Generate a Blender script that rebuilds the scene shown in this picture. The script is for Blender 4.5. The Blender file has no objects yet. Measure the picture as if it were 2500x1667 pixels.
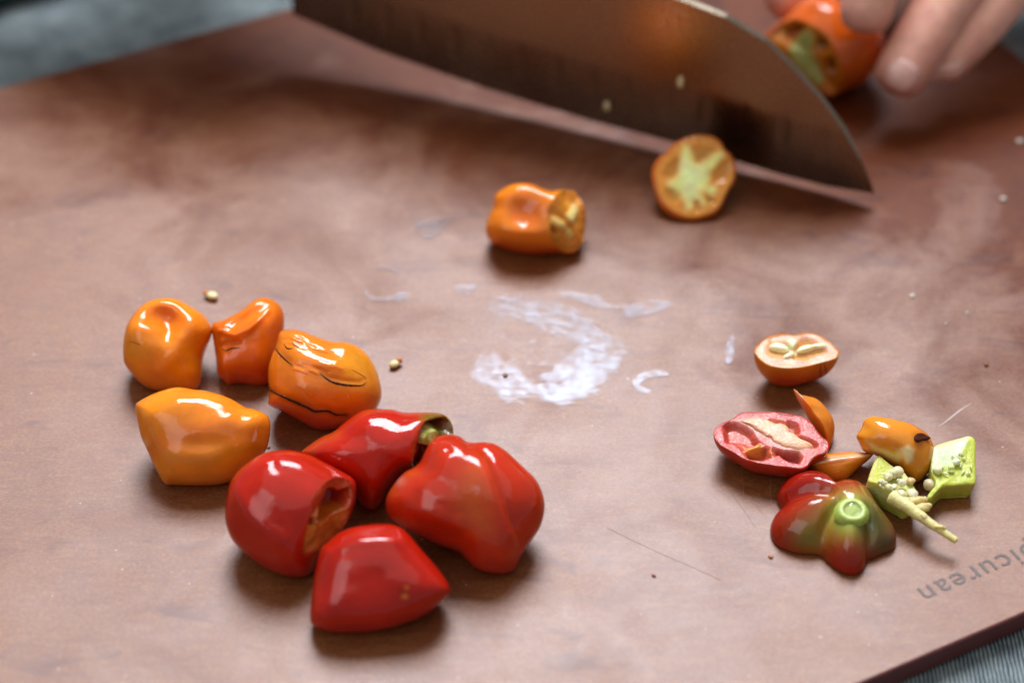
import bpy, bmesh, math, random
import numpy as np
from mathutils import Vector, Matrix
from mathutils.bvhtree import BVHTree

random.seed(7)
rng = np.random.default_rng(11)
scene = bpy.context.scene
COL = scene.collection
R = math.radians

# ------------------------------------------------------------------ camera
PITCH = R(41.0)          # looking down at the board
DIST = 0.58              # metres from the lens to the middle of the board
FPX = 2500 * 50.0 / 22.3
cam_pos = np.array([0.0, -DIST * math.cos(PITCH), DIST * math.sin(PITCH)])
fwd = np.array([0.0, math.cos(PITCH), -math.sin(PITCH)])
upv = np.array([0.0, math.sin(PITCH), math.cos(PITCH)])
rgt = np.array([1.0, 0.0, 0.0])
cd = bpy.data.cameras.new("camera")
cam = bpy.data.objects.new("camera", cd)
COL.objects.link(cam)
cam.location = cam_pos
cam.rotation_euler = (math.pi / 2 - PITCH, 0, 0)
cd.sensor_width = 22.3
cd.lens = 50.0
cd.clip_start = 0.01
cd.clip_end = 50
cd.dof.use_dof = True
cd.dof.focus_distance = 0.541
cd.dof.aperture_fstop = 3.8
cd.dof.aperture_blades = 8
scene.camera = cam

# ------------------------------------------------------------------ world and lamps
w = bpy.data.worlds.new("World")
scene.world = w
w.use_nodes = True
w.node_tree.nodes["Background"].inputs[0].default_value = (0.97, 0.96, 1.0, 1)
w.node_tree.nodes["Background"].inputs[1].default_value = 0.20


def area_lamp(name, loc, aim, sx, sy, power, col):
    ld = bpy.data.lights.new(name, 'AREA')
    ld.shape = 'RECTANGLE'
    ld.size, ld.size_y = sx, sy
    ld.energy = power
    ld.color = col
    o = bpy.data.objects.new(name, ld)
    COL.objects.link(o)
    o.location = loc
    o.rotation_euler = (Vector(aim) - Vector(loc)).to_track_quat('-Z', 'Y').to_euler()
    return o


def window_pane(name, az, el, dist, sx, sy, power, col=(0.87, 0.925, 1.0)):
    a, e = R(az), R(el)
    loc = (dist * math.cos(e) * math.sin(a), dist * math.cos(e) * math.cos(a), dist * math.sin(e))
    return area_lamp(name, loc, (0, 0, 0), sx, sy, power, col)


# the window on the far side of the board: two panes with a bar between
window_pane("window_lamp", -11.0, 55, 1.6, 0.46, 0.80, 20.0)
window_pane("window_lamp", 11.0, 55, 1.6, 0.48, 0.80, 23.0)
# a small, far weaker window to the left of the photographer
window_pane("side_window_lamp", -135, 40, 1.5, 0.80, 0.80, 2.8, (0.95, 0.97, 1.0))
# broad fill lamp added overhead as ceiling bounce, to soften the shadows
area_lamp("ceiling_fill_lamp", (0.0, -0.25, 1.7), (0, 0, 0), 2.6, 2.6, 9.0, (1.0, 0.97, 0.94))

vs = scene.view_settings
scene.display_settings.display_device = 'sRGB'
vs.view_transform = 'Standard'
vs.look = 'None'
vs.exposure = 0.2
vs.gamma = 1.0
scene.render.engine = 'CYCLES'
scene.cycles.use_denoising = True
scene.cycles.max_bounces = 8
scene.cycles.caustics_reflective = False
scene.cycles.caustics_refractive = False
scene.cycles.sample_clamp_indirect = 6.0


# ------------------------------------------------------------------ small maths
def rays(p):
    p = np.atleast_2d(np.asarray(p, float))
    return fwd[None] * FPX + rgt[None] * (p[:, :1] - 1250) - upv[None] * (p[:, 1:2] - 833.5)


def hit(p, plane):
    o, n = plane
    d = rays(p)
    t = ((o - cam_pos) @ n) / (d @ n)
    return cam_pos[None] + d * t[:, None]


Z = np.array([0.0, 0.0, 1.0])


def W(x, y, h=0.0):
    """the point h metres above the board seen in the direction (x, y)"""
    return hit([(x, y)], (np.array([0, 0, h]), Z))[0]


def proj(v):
    v = np.atleast_2d(v) - cam_pos
    dz = v @ fwd
    return np.stack([1250 + FPX * (v @ rgt) / dz, 833.5 - FPX * (v @ upv) / dz], 1)


def view_plane(x, y, h, el=46.0):
    """a slanted plane through the middle of a piece that lies on the board"""
    return (W(x, y, h), np.array([0.0, -math.cos(R(el)), math.sin(R(el))]))


CROPS = dict(A=(250, 700, 5.2267), B=(600, 780, 5.2275), C=(300, 930, 5.407), D=(500, 1060, 4.1267),
             E=(700, 970, 5.0587), F=(900, 1030, 3.9208), G=(720, 1260, 4.9), H=(1150, 420, 6.818),
             I=(1560, 310, 6.2714), J=(1800, 780, 7.839), K=(1720, 940, 6.533), L=(2040, 980, 4.355),
             M=(1840, 1140, 5.6), N=(1780, 0, 3.2667), O=(660, 0, 1.527), P=(2000, 1240, 3.672),
             Q=(1700, 900, 2.904), S=(850, 480, 2.7506), T=(0, 0, 1.0))


def tr(k, pts):
    x, y, s = CROPS[k]
    return np.array([(x + a / s, y + b / s) for a, b in pts])


def t1(k, a, b):
    return tr(k, [(a, b)])[0]


def smooth01(x):
    x = np.clip(x, 0, 1)
    return x * x * (3 - 2 * x)


def catmull(p, n, closed=True):
    p = np.asarray(p, float)
    m = len(p)
    out = []
    segs = m if closed else m - 1
    for i in range(segs):
        if closed:
            a, b, c, d = p[i - 1], p[i], p[(i + 1) % m], p[(i + 2) % m]
        else:
            a, b, c, d = p[max(i - 1, 0)], p[i], p[i + 1], p[min(i + 2, m - 1)]
        for t in np.linspace(0, 1, 12, endpoint=False):
            out.append(0.5 * (2 * b + (c - a) * t + (2 * a - 5 * b + 4 * c - d) * t * t + (3 * b - a - 3 * c + d) * t ** 3))
    if not closed:
        out.append(p[-1])
    out = np.array(out)
    q = np.vstack([out, out[:1]]) if closed else out
    L = np.concatenate([[0], np.cumsum(np.linalg.norm(np.diff(q, axis=0), axis=1))])
    s = np.linspace(0, L[-1], n, endpoint=not closed)
    return np.stack([np.interp(s, L, q[:, k]) for k in range(q.shape[1])], 1)


def seg_dist(p, a, b):
    ab = b - a
    t = np.clip(((p - a) @ ab) / max(ab @ ab, 1e-9), 0, 1)
    return np.linalg.norm(p - (a + t[:, None] * ab), axis=1)


def sdf(p, poly):
    """signed distance, positive inside"""
    p = np.atleast_2d(p)
    m = len(poly)
    d = np.full(len(p), 1e9)
    ins = np.zeros(len(p), bool)
    for i in range(m):
        a, b = poly[i], poly[(i + 1) % m]
        d = np.minimum(d, seg_dist(p, a, b))
        c = (a[1] > p[:, 1]) != (b[1] > p[:, 1])
        xs = (b[0] - a[0]) * (p[:, 1] - a[1]) / (b[1] - a[1] + 1e-12) + a[0]
        ins ^= c & (p[:, 0] < xs)
    return np.where(ins, d, -d)


def pline(p, line):
    d = np.full(len(p), 1e9)
    for i in range(len(line) - 1):
        d = np.minimum(d, seg_dist(p, line[i], line[i + 1]))
    return d


def field(p, items):
    """sum of bumps: ('g',centre,sx,sy,angle,amp) or ('l',polyline,width,amp) or ('p',polygon,soft,amp)"""
    out = np.zeros(len(p))
    for it in items:
        if it[0] == 'g':
            _, c, sx, sy, an, amp = it
            q = p - np.asarray(c)
            ca, sa = math.cos(R(an)), math.sin(R(an))
            u = q[:, 0] * ca + q[:, 1] * sa
            v = -q[:, 0] * sa + q[:, 1] * ca
            out += amp * np.exp(-0.5 * ((u / sx) ** 2 + (v / sy) ** 2))
        elif it[0] == 'l':
            out += it[3] * np.exp(-(pline(p, it[1]) / it[2]) ** 2)
        else:
            out += it[3] * smooth01(0.5 + 0.5 * sdf(p, it[1]) / it[2])
    return out


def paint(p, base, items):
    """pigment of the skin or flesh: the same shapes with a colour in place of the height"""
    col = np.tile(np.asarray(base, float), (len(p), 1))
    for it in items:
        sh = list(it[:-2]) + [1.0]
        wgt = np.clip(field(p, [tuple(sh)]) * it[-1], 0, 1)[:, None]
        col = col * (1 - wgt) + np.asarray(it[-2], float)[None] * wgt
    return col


def wob(v, f, seed=0):
    """smooth 3-D noise from a few sines"""
    r = np.random.default_rng(seed)
    out = np.zeros(len(v))
    for k in range(7):
        d = r.normal(size=3)
        d /= np.linalg.norm(d)
        out += np.sin((v @ d) * f * r.uniform(0.6, 1.7) + r.uniform(0, 6.28)) / 7
    return out


# ------------------------------------------------------------------ objects
def mesh_obj(name, V, F, mat, parent=None, col=None, smooth=True):
    me = bpy.data.meshes.new(name)
    me.from_pydata([tuple(map(float, v)) for v in V], [], [tuple(int(i) for i in f) for f in F])
    me.update()
    if smooth:
        me.polygons.foreach_set("use_smooth", [True] * len(me.polygons))
    if col is not None:
        at = me.color_attributes.new("pigment", 'FLOAT_COLOR', 'POINT')
        c4 = np.ones((len(V), 4))
        c4[:, :3] = col
        at.data.foreach_set("color", c4.ravel())
    o = bpy.data.objects.new(name, me)
    COL.objects.link(o)
    if mat is not None:
        me.materials.append(mat)
    if parent is not None:
        o.parent = parent
        o.matrix_parent_inverse = parent.matrix_world.inverted()
    return o


def thing(name, label, cat, loc, group=None):
    o = bpy.data.objects.new(name, None)
    o.empty_display_size = 0.01
    COL.objects.link(o)
    o.location = loc
    bpy.context.view_layer.update()
    return tag(o, label, cat, group)


def tag(o, label, cat, group=None):
    o["label"] = label
    o["category"] = cat
    if group:
        o["group"] = group
    return o


# ------------------------------------------------------------------ materials
def new_mat(name):
    m = bpy.data.materials.new(name)
    m.use_nodes = True
    nt = m.node_tree
    return m, nt, nt.nodes["Principled BSDF"]


def N(nt, t, **kw):
    n = nt.nodes.new(t)
    for k, v in kw.items():
        setattr(n, k, v)
    return n


def ramp(nt, fac, stops):
    r = N(nt, "ShaderNodeValToRGB")
    el = r.color_ramp.elements
    while len(el) < len(stops):
        el.new(0.5)
    for e, (p, c) in zip(el, stops):
        e.position = p
        e.color = (*c, 1) if len(c) == 3 else c
    nt.links.new(fac, r.inputs[0])
    return r.outputs[0]


def noise(nt, scale, detail=4, rough=0.55, vec=None, dist=0.0):
    n = N(nt, "ShaderNodeTexNoise")
    n.inputs["Scale"].default_value = scale
    n.inputs["Detail"].default_value = detail
    n.inputs["Roughness"].default_value = rough
    n.inputs["Distortion"].default_value = dist
    if vec is not None:
        nt.links.new(vec, n.inputs["Vector"])
    return n.outputs[0]


def mixc(nt, fac, a, b, mode='MIX'):
    m = N(nt, "ShaderNodeMix", data_type='RGBA', blend_type=mode)
    for s, v in ((m.inputs[0], fac), (m.inputs[6], a), (m.inputs[7], b)):
        if isinstance(v, bpy.types.NodeSocket):
            nt.links.new(v, s)
        elif isinstance(v, (int, float)):
            s.default_value = v
        else:
            s.default_value = (*v, 1)
    return m.outputs[2]


def math_n(nt, op, a, b=None):
    m = N(nt, "ShaderNodeMath", operation=op)
    for i, v in enumerate((a, b)):
        if v is None:
            continue
        if isinstance(v, bpy.types.NodeSocket):
            nt.links.new(v, m.inputs[i])
        else:
            m.inputs[i].default_value = v
    return m.outputs[0]


def bump(nt, bsdf, height, strength, dist):
    b = N(nt, "ShaderNodeBump")
    b.inputs["Strength"].default_value = strength
    b.inputs["Distance"].default_value = dist
    nt.links.new(height, b.inputs["Height"])
    nt.links.new(b.outputs[0], bsdf.inputs["Normal"])
    return b


def pos(nt):
    return N(nt, "ShaderNodeNewGeometry").outputs["Position"]


def organic(name, rough=0.2, sss=0.5, radius=(1, 0.3, 0.1), scale=0.004, var=0.25, nscale=160, bstr=0.15,
            bscale=700, bdist=0.0004, spec=0.5, speck=None, alpha=1.0):
    """skin or flesh whose pigment is stored on the mesh"""
    m, nt, b = new_mat(name)
    at = N(nt, "ShaderNodeAttribute", attribute_name="pigment").outputs["Color"]
    P = pos(nt)
    n1 = noise(nt, nscale, 5, 0.6, P)
    fac = ramp(nt, n1, [(0.3, (1 - var,) * 3), (0.7, (1 + var * 0.0,) * 3)])
    c = mixc(nt, 1.0, at, fac, 'MULTIPLY')
    n5 = noise(nt, nscale * 0.45, 3, 0.6, P, 1.0)
    c = mixc(nt, ramp(nt, n5, [(0.42, (0, 0, 0)), (0.68, (0.6,) * 3)]), c, mixc(nt, 1.0, c, (1.05, 1.28, 1.1), 'MULTIPLY'))
    if speck is not None:
        n3 = noise(nt, 2600, 2, 0.5, P)
        f3 = ramp(nt, n3, [(0.62, (0, 0, 0)), (0.78, (0.35, 0.35, 0.35))])
        c = mixc(nt, f3, c, speck)
    nt.links.new(c, b.inputs["Base Color"])
    b.inputs["Roughness"].default_value = rough
    n4 = noise(nt, 420, 3, 0.6, P)
    rr = N(nt, "ShaderNodeMapRange")
    rr.inputs[1].default_value = 0.35
    rr.inputs[2].default_value = 0.7
    rr.inputs[3].default_value = rough * 0.8
    rr.inputs[4].default_value = rough * 1.6
    nt.links.new(n4, rr.inputs[0])
    nt.links.new(rr.outputs[0], b.inputs["Roughness"])
    b.inputs["Subsurface Weight"].default_value = sss
    b.inputs["Subsurface Radius"].default_value = radius
    b.inputs["Subsurface Scale"].default_value = scale
    b.inputs["Specular IOR Level"].default_value = spec
    n2 = noise(nt, bscale, 3, 0.55, P)
    bump(nt, b, n2, bstr, bdist)
    if alpha < 1:
        b.inputs["Alpha"].default_value = alpha
    return m


M_skin_red = organic("red_pepper_skin", 0.085, 0.35, (1, 0.12, 0.05), 0.003, 0.25, 120, 0.25, 420, 0.0004, 0.50)
M_skin_org = organic("orange_pepper_skin", 0.09, 0.45, (1, 0.35, 0.06), 0.004, 0.25, 130, 0.25, 420, 0.0004, 0.48)
M_flesh = organic("pepper_flesh", 0.32, 0.55, (1, 0.4, 0.2), 0.003, 0.25, 500, 0.5, 1500, 0.0004, 0.5, (0.80, 0.55, 0.50))
M_flesh_wet = organic("wet_pepper_flesh", 0.14, 0.5, (1, 0.4, 0.2), 0.003, 0.25, 500, 0.4, 900, 0.0006)
M_pith = organic("pepper_pith", 0.4, 0.5, (1, 0.9, 0.4), 0.003, 0.2, 600, 0.5, 1400, 0.0005)
M_seed = organic("pepper_seed", 0.3, 0.5, (1, 0.8, 0.5), 0.0015, 0.25, 900, 0.4, 1800, 0.0003)
M_clear = organic("translucent_seed_coat", 0.12, 0.6, (1, 0.9, 0.6), 0.002, 0.2, 900, 0.25, 1200, 0.0003)
M_skin_hand = organic("hand_skin", 0.42, 0.45, (1, 0.35, 0.2), 0.005, 0.22, 220, 0.5, 900, 0.0005)
M_nail = organic("fingernail", 0.22, 0.4, (1, 0.4, 0.3), 0.002, 0.1, 300, 0.05, 900)


def plain(name, col, rough, metal=0.0, var=0.2, nscale=400, bstr=0.1, bscale=900):
    m, nt, b = new_mat(name)
    P = pos(nt)
    c = ramp(nt, noise(nt, nscale, 5, 0.6, P), [(0.3, tuple(x * (1 - var) for x in col)), (0.7, col)])
    nt.links.new(c, b.inputs["Base Color"])
    b.inputs["Roughness"].default_value = rough
    b.inputs["Metallic"].default_value = metal
    bump(nt, b, noise(nt, bscale, 3, 0.6, P), bstr, 0.0003)
    return m


M_scar = plain("dark_scar", (0.060, 0.013, 0.005), 0.6)
M_scar.node_tree.nodes["Principled BSDF"].inputs["Specular IOR Level"].default_value = 0.08
M_ink = plain("stamped_lettering", (0.070, 0.034, 0.022), 0.5)
M_handle = plain("knife_handle", (0.012, 0.012, 0.013), 0.4)


def board_material():
    m, nt, b = new_mat("pressed_paper_composite")
    P = pos(nt)
    big = noise(nt, 22, 6, 0.62, P, 0.6)
    c = ramp(nt, big, [(0.30, (0.140, 0.030, 0.005)), (0.5, (0.190, 0.048, 0.009)), (0.70, (0.225, 0.066, 0.013))])
    mid = noise(nt, 120, 5, 0.65, P, 0.8)
    c = mixc(nt, ramp(nt, mid, [(0.35, (0, 0, 0)), (0.75, (0.55,) * 3)]), c, (0.25, 0.100, 0.032))
    c = mixc(nt, ramp(nt, noise(nt, 75, 5, 0.7, P, 1.2), [(0.54, (0, 0, 0)), (0.70, (0.4,) * 3)]), c, (0.130, 0.028, 0.008))
    # short paper fibres
    mp = N(nt, "ShaderNodeMapping")
    mp.inputs["Rotation"].default_value = (0, 0, R(28))
    mp.inputs["Scale"].default_value = (0.35, 1, 1)
    nt.links.new(P, mp.inputs[0])
    fib = noise(nt, 2600, 3, 0.6, mp.outputs[0])
    c = mixc(nt, ramp(nt, fib, [(0.50, (0, 0, 0)), (0.72, (0.55,) * 3)]), c, (0.31, 0.165, 0.100))
    mo = N(nt, "ShaderNodeMapping")
    mo.inputs["Rotation"].default_value = (0, 0, R(-24))
    mo.inputs["Scale"].default_value = (150, 620, 1)
    nt.links.new(P, mo.inputs[0])
    och = noise(nt, 1.0, 5, 0.65, mo.outputs[0], 0.4)
    c = mixc(nt, ramp(nt, och, [(0.48, (0, 0, 0)), (0.74, (0.42,) * 3)]), c, (0.34, 0.155, 0.045))
    mo2 = N(nt, "ShaderNodeMapping")
    mo2.inputs["Rotation"].default_value = (0, 0, R(-40))
    mo2.inputs["Scale"].default_value = (42, 110, 1)
    nt.links.new(P, mo2.inputs[0])
    blot = noise(nt, 1.0, 6, 0.7, mo2.outputs[0], 0.9)
    c = mixc(nt, ramp(nt, blot, [(0.56, (0, 0, 0)), (0.68, (0.85,) * 3)]), c, (0.115, 0.022, 0.005))
    gr = noise(nt, 1150, 2, 0.7, P)
    c = mixc(nt, ramp(nt, gr, [(0.35, (0.55,) * 3), (0.60, (0, 0, 0))]), c, (0.105, 0.030, 0.012))
    # pale specks of the composite
    v = N(nt, "ShaderNodeTexVoronoi")
    v.inputs["Scale"].default_value = 150
    nt.links.new(P, v.inputs["Vector"])
    sp = ramp(nt, v.outputs["Distance"], [(0.02, (0.6,) * 3), (0.05, (0, 0, 0))])
    c = mixc(nt, sp, c, (0.62, 0.52, 0.46))
    # back of the board: ragged damp stains, plus blocked window light painted as darkening
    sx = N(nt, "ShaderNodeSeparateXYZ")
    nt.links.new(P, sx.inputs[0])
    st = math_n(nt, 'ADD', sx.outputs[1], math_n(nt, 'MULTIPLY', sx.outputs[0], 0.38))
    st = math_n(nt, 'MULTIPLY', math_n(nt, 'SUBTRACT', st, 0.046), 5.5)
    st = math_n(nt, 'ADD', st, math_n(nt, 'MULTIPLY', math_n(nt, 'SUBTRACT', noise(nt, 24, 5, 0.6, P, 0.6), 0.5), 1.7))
    shade_stain = ramp(nt, math_n(nt, 'ADD', st, 0.5), [(0.28, (0, 0, 0)), (0.80, (1, 1, 1))])
    c = mixc(nt, shade_stain, c, mixc(nt, 1.0, c, (0.54, 0.34, 0.15), 'MULTIPLY'))
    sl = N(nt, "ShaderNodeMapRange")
    sl.inputs[3].default_value, sl.inputs[4].default_value = 0.54, 0.15  # also cuts the sheen where the window reflection is missing
    nt.links.new(shade_stain, sl.inputs[0])
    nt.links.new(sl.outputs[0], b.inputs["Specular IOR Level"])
    nt.links.new(c, b.inputs["Base Color"])
    # wear changes the gloss
    rr = N(nt, "ShaderNodeMapRange")
    rr.inputs[1].default_value, rr.inputs[2].default_value = 0.3, 0.7
    rr.inputs[3].default_value, rr.inputs[4].default_value = 0.30, 0.44
    nt.links.new(noise(nt, 38, 8, 0.72, P, 1.0), rr.inputs[0])
    nt.links.new(rr.outputs[0], b.inputs["Roughness"])
    b.inputs["Specular IOR Level"].default_value = 0.42
    # knife scratches: stretched noise in three directions
    h = noise(nt, 5200, 3, 0.6, P)
    for ang in (20, -35, 75):
        mq = N(nt, "ShaderNodeMapping")
        mq.inputs["Rotation"].default_value = (0, 0, R(ang))
        mq.inputs["Scale"].default_value = (14, 900, 1)
        nt.links.new(P, mq.inputs[0])
        s = noise(nt, 1.0, 2, 0.5, mq.outputs[0])
        s = ramp(nt, s, [(0.70, (0, 0, 0)), (0.78, (0.16,) * 3)])
        h = math_n(nt, 'SUBTRACT', h, s)
    bump(nt, b, h, 0.45, 0.00012)
    return m


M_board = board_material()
M_board_edge = plain("board_cut_edge", (0.120, 0.017, 0.014), 0.45, 0, 0.35, 700, 0.3, 1500)


def cloth_material():
    m, nt, b = new_mat("striped_cotton")
    P = pos(nt)
    sx = N(nt, "ShaderNodeSeparateXYZ")
    nt.links.new(P, sx.inputs[0])
    jit = noise(nt, 300, 3, 0.6, P)
    x = math_n(nt, 'MULTIPLY', sx.outputs[0], 2 * math.pi / 0.00095)
    y = math_n(nt, 'MULTIPLY', sx.outputs[1], 2 * math.pi / 0.00050)
    jx = math_n(nt, 'ADD', x, math_n(nt, 'MULTIPLY', jit, 5.0))
    st = math_n(nt, 'SINE', jx)
    wv = math_n(nt, 'SINE', math_n(nt, 'ADD', y, math_n(nt, 'MULTIPLY', x, 0.5)))
    tone = math_n(nt, 'ADD', math_n(nt, 'MULTIPLY', st, 0.5), math_n(nt, 'MULTIPLY', wv, 0.22))
    tone2 = math_n(nt, 'ADD', tone, math_n(nt, 'MULTIPLY', math_n(nt, 'SUBTRACT', noise(nt, 95, 5, 0.65, P), 0.5), 1.3))
    c = ramp(nt, math_n(nt, 'ADD', math_n(nt, 'MULTIPLY', tone2, 0.6), 0.5),
             [(0.30, (0.009, 0.017, 0.034)), (0.50, (0.065, 0.092, 0.102)), (0.70, (0.31, 0.36, 0.35))])
    nt.links.new(c, b.inputs["Base Color"])
    b.inputs["Roughness"].default_value = 0.9
    b.inputs["Sheen Weight"].default_value = 0.0
    bump(nt, b, tone, 0.5, 0.0003)
    return m


M_cloth = cloth_material()
M_teal = plain("teal_towel", (0.012, 0.090, 0.085), 0.9, 0, 0.4, 300, 0.6, 1200)


def blade_material():
    m, nt, b = new_mat("brushed_steel")
    P = pos(nt)
    b.inputs["Base Color"].default_value = (0.33, 0.26, 0.19, 1)
    b.inputs["Metallic"].default_value = 1.0
    n = noise(nt, 220, 4, 0.6, P)
    rr = N(nt, "ShaderNodeMapRange")
    rr.inputs[3].default_value, rr.inputs[4].default_value = 0.20, 0.34
    nt.links.new(n, rr.inputs[0])
    nt.links.new(rr.outputs[0], b.inputs["Roughness"])
    mp = N(nt, "ShaderNodeMapping")
    mp.inputs["Scale"].default_value = (400, 400, 4000)
    nt.links.new(P, mp.inputs[0])
    bump(nt, b, noise(nt, 1.0, 2, 0.5, mp.outputs[0]), 0.03, 0.0001)
    return m


M_steel = blade_material()


def juice_material(name, lo, hi, scale, rough=0.10, strength=1.0):
    """thin clear film: sees the window by Fresnel reflection, dried away in patches"""
    m, nt, b = new_mat(name)
    nt.nodes.remove(b)
    out = nt.nodes["Material Output"]
    P = pos(nt)
    at = N(nt, "ShaderNodeAttribute", attribute_name="pigment").outputs["Color"]
    n1 = noise(nt, scale, 5, 0.56, P, 0.3)
    mp = N(nt, "ShaderNodeMapping")
    mp.inputs["Rotation"].default_value = (0, 0, R(-35))
    mp.inputs["Scale"].default_value = (90, 700, 1)
    nt.links.new(P, mp.inputs[0])
    n2 = noise(nt, 1.0, 3, 0.6, mp.outputs[0])
    s = math_n(nt, 'ADD', math_n(nt, 'MULTIPLY', n1, 1.25), math_n(nt, 'MULTIPLY', n2, 0.5))
    s = math_n(nt, 'ADD', s, math_n(nt, 'SUBTRACT', at, 0.875))
    for ang_ in (-38, 12):
        mq = N(nt, "ShaderNodeMapping")
        mq.inputs["Rotation"].default_value = (0, 0, R(ang_))
        mq.inputs["Scale"].default_value = (110, 1500, 1)
        nt.links.new(P, mq.inputs[0])
        ln = ramp(nt, noise(nt, 1.0, 2, 0.5, mq.outputs[0]), [(0.60, (0, 0, 0)), (0.70, (0.07,) * 3)])
        s = math_n(nt, 'SUBTRACT', s, ln)
    mask = ramp(nt, s, [(lo, (0, 0, 0)), (hi, (strength,) * 3)])
    fr = N(nt, "ShaderNodeFresnel")
    fr.inputs["IOR"].default_value = 1.60
    fac = math_n(nt, 'MULTIPLY', mask, fr.outputs[0])
    gl = N(nt, "ShaderNodeBsdfGlossy")
    gl.inputs["Roughness"].default_value = rough
    gl.inputs["Color"].default_value = (0.74, 0.84, 1, 1)
    bp = N(nt, "ShaderNodeBump")
    bp.inputs["Strength"].default_value = 0.08
    bp.inputs["Distance"].default_value = 0.0003
    nt.links.new(noise(nt, 900, 3, 0.6, P), bp.inputs["Height"])
    nt.links.new(bp.outputs[0], gl.inputs["Normal"])
    tp = N(nt, "ShaderNodeBsdfTransparent")
    mx = N(nt, "ShaderNodeMixShader")
    nt.links.new(fac, mx.inputs[0])
    nt.links.new(tp.outputs[0], mx.inputs[1])
    nt.links.new(gl.outputs[0], mx.inputs[2])
    nt.links.new(mx.outputs[0], out.inputs[0])
    return m


M_juice = juice_material("wet_juice_film", 0.32, 0.82, 300, 0.17, 0.95)
M_juice_thin = juice_material("drying_juice_film", 0.36, 0.86, 300, 0.22, 0.8)

# ------------------------------------------------------------------ setting: cloth, board
THICK = 0.0062


def line_dir(pa, pb):
    a, b = W(*pa), W(*pb)
    d = b - a
    return a, d / np.linalg.norm(d)


A1, d1 = line_dir((0, 215), (690, 25))
A2, d2 = line_dir((2103, 1667), (2500, 1497))
ex = d1 + d2
ex[2] = 0
ex /= np.linalg.norm(ex)
ey = np.array([-ex[1], ex[0], 0.0])


def board_point(px, py):
    v = W(px, py)
    return v @ ex, v @ ey


yf = (W(0, 215) @ ey + W(690, 25) @ ey) / 2
yn = (W(2103, 1667) @ ey + W(2500, 1497) @ ey) / 2
xr = W(2455, 110) @ ex
xl = xr - 0.37
print("board", ex, "far", yf, "near", yn, "width", yf - yn, "xr", xr)


def rounded_rect(x0, x1, y0, y1, r, k=10):
    pts = []
    for cx, cy, a0 in ((x1 - r, y1 - r, 0), (x0 + r, y1 - r, 90), (x0 + r, y0 + r, 180), (x1 - r, y0 + r, 270)):
        for i in range(k + 1):
            a = R(a0 + 90 * i / k)
            pts.append((cx + r * math.cos(a), cy + r * math.sin(a)))
    return pts


def build_board():
    bev = 0.0006
    rings = [(0.0010, -THICK), (0.0, -THICK + 0.001), (0.0, -bev), (bev * 0.3, -bev * 0.3), (bev, 0.0)]
    V, F, mi = [], [], []
    n = None
    for inset, z in rings:
        rr = rounded_rect(xl + inset, xr - inset, yn + inset, yf - inset, 0.018 - inset)
        n = len(rr)
        V += [ex * a + ey * b + Z * z for a, b in rr]
    for j in range(len(rings) - 1):
        for i in range(n):
            F.append((j * n + i, j * n + (i + 1) % n, (j + 1) * n + (i + 1) % n, (j + 1) * n + i))
            mi.append(1)
    F.append(tuple(range((len(rings) - 1) * n, len(rings) * n)))
    mi.append(0)
    F.append(tuple(range(n))[::-1])
    mi.append(1)
    root = thing("cutting_board", "reddish brown composite cutting board under all the pepper pieces, worn and wet in places",
                 "cutting board", (0, 0, 0))
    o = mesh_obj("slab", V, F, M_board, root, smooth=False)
    o.data.materials.append(M_board_edge)
    for p, k in zip(o.data.polygons, mi):
        p.material_index = k
    return root


board = build_board()

# lettering stamped on the board, read from the far side
fc = bpy.data.curves.new("lettering", 'FONT')
fc.body = "epicurean"
fc.size = 0.0082
fc.space_character = 1.13
fc.offset = 0.0
tmp = bpy.data.objects.new("lettering", fc)
COL.objects.link(tmp)
bpy.context.view_layer.update()
me = bpy.data.meshes.new_from_object(tmp.evaluated_get(bpy.context.evaluated_depsgraph_get()))
bpy.data.objects.remove(tmp)
TX = 1.0
vv = np.array([v.co[:] for v in me.vertices])
wid = vv[:, 0].max()
endp = W(2238, 1437)        # the far (left) end of the word: its last letter
tdir = -ex
tup = -ey
for v, c in zip(me.vertices, vv):
    q = endp + tdir * (c[0] - wid) + tup * (c[1] * 0.94) + Z * 0.00012
    v.co = q
me.materials.append(M_ink)
lo = bpy.data.objects.new("lettering", me)
COL.objects.link(lo)
lo.parent = board

# cloth under the board
n = 140
gx = np.linspace(-0.45, 0.55, n)
gy = np.linspace(-0.35, 0.62, n)
V, F = [], []
for j in range(n):
    for i in range(n):
        x, y = gx[i], gy[j]
        z = -THICK - 0.0006 + 0.0005 * math.sin(x * 60 + 2 * math.sin(y * 30)) * math.sin(y * 41 + x * 13)
        V.append((x, y, z))
for j in range(n - 1):
    for i in range(n - 1):
        F.append((j * n + i, j * n + i + 1, (j + 1) * n + i + 1, (j + 1) * n + i))
cl = mesh_obj("tablecloth", V, F, M_cloth)
tag(cl, "blue and cream finely striped cloth spread under the brown cutting board", "tablecloth")

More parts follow.
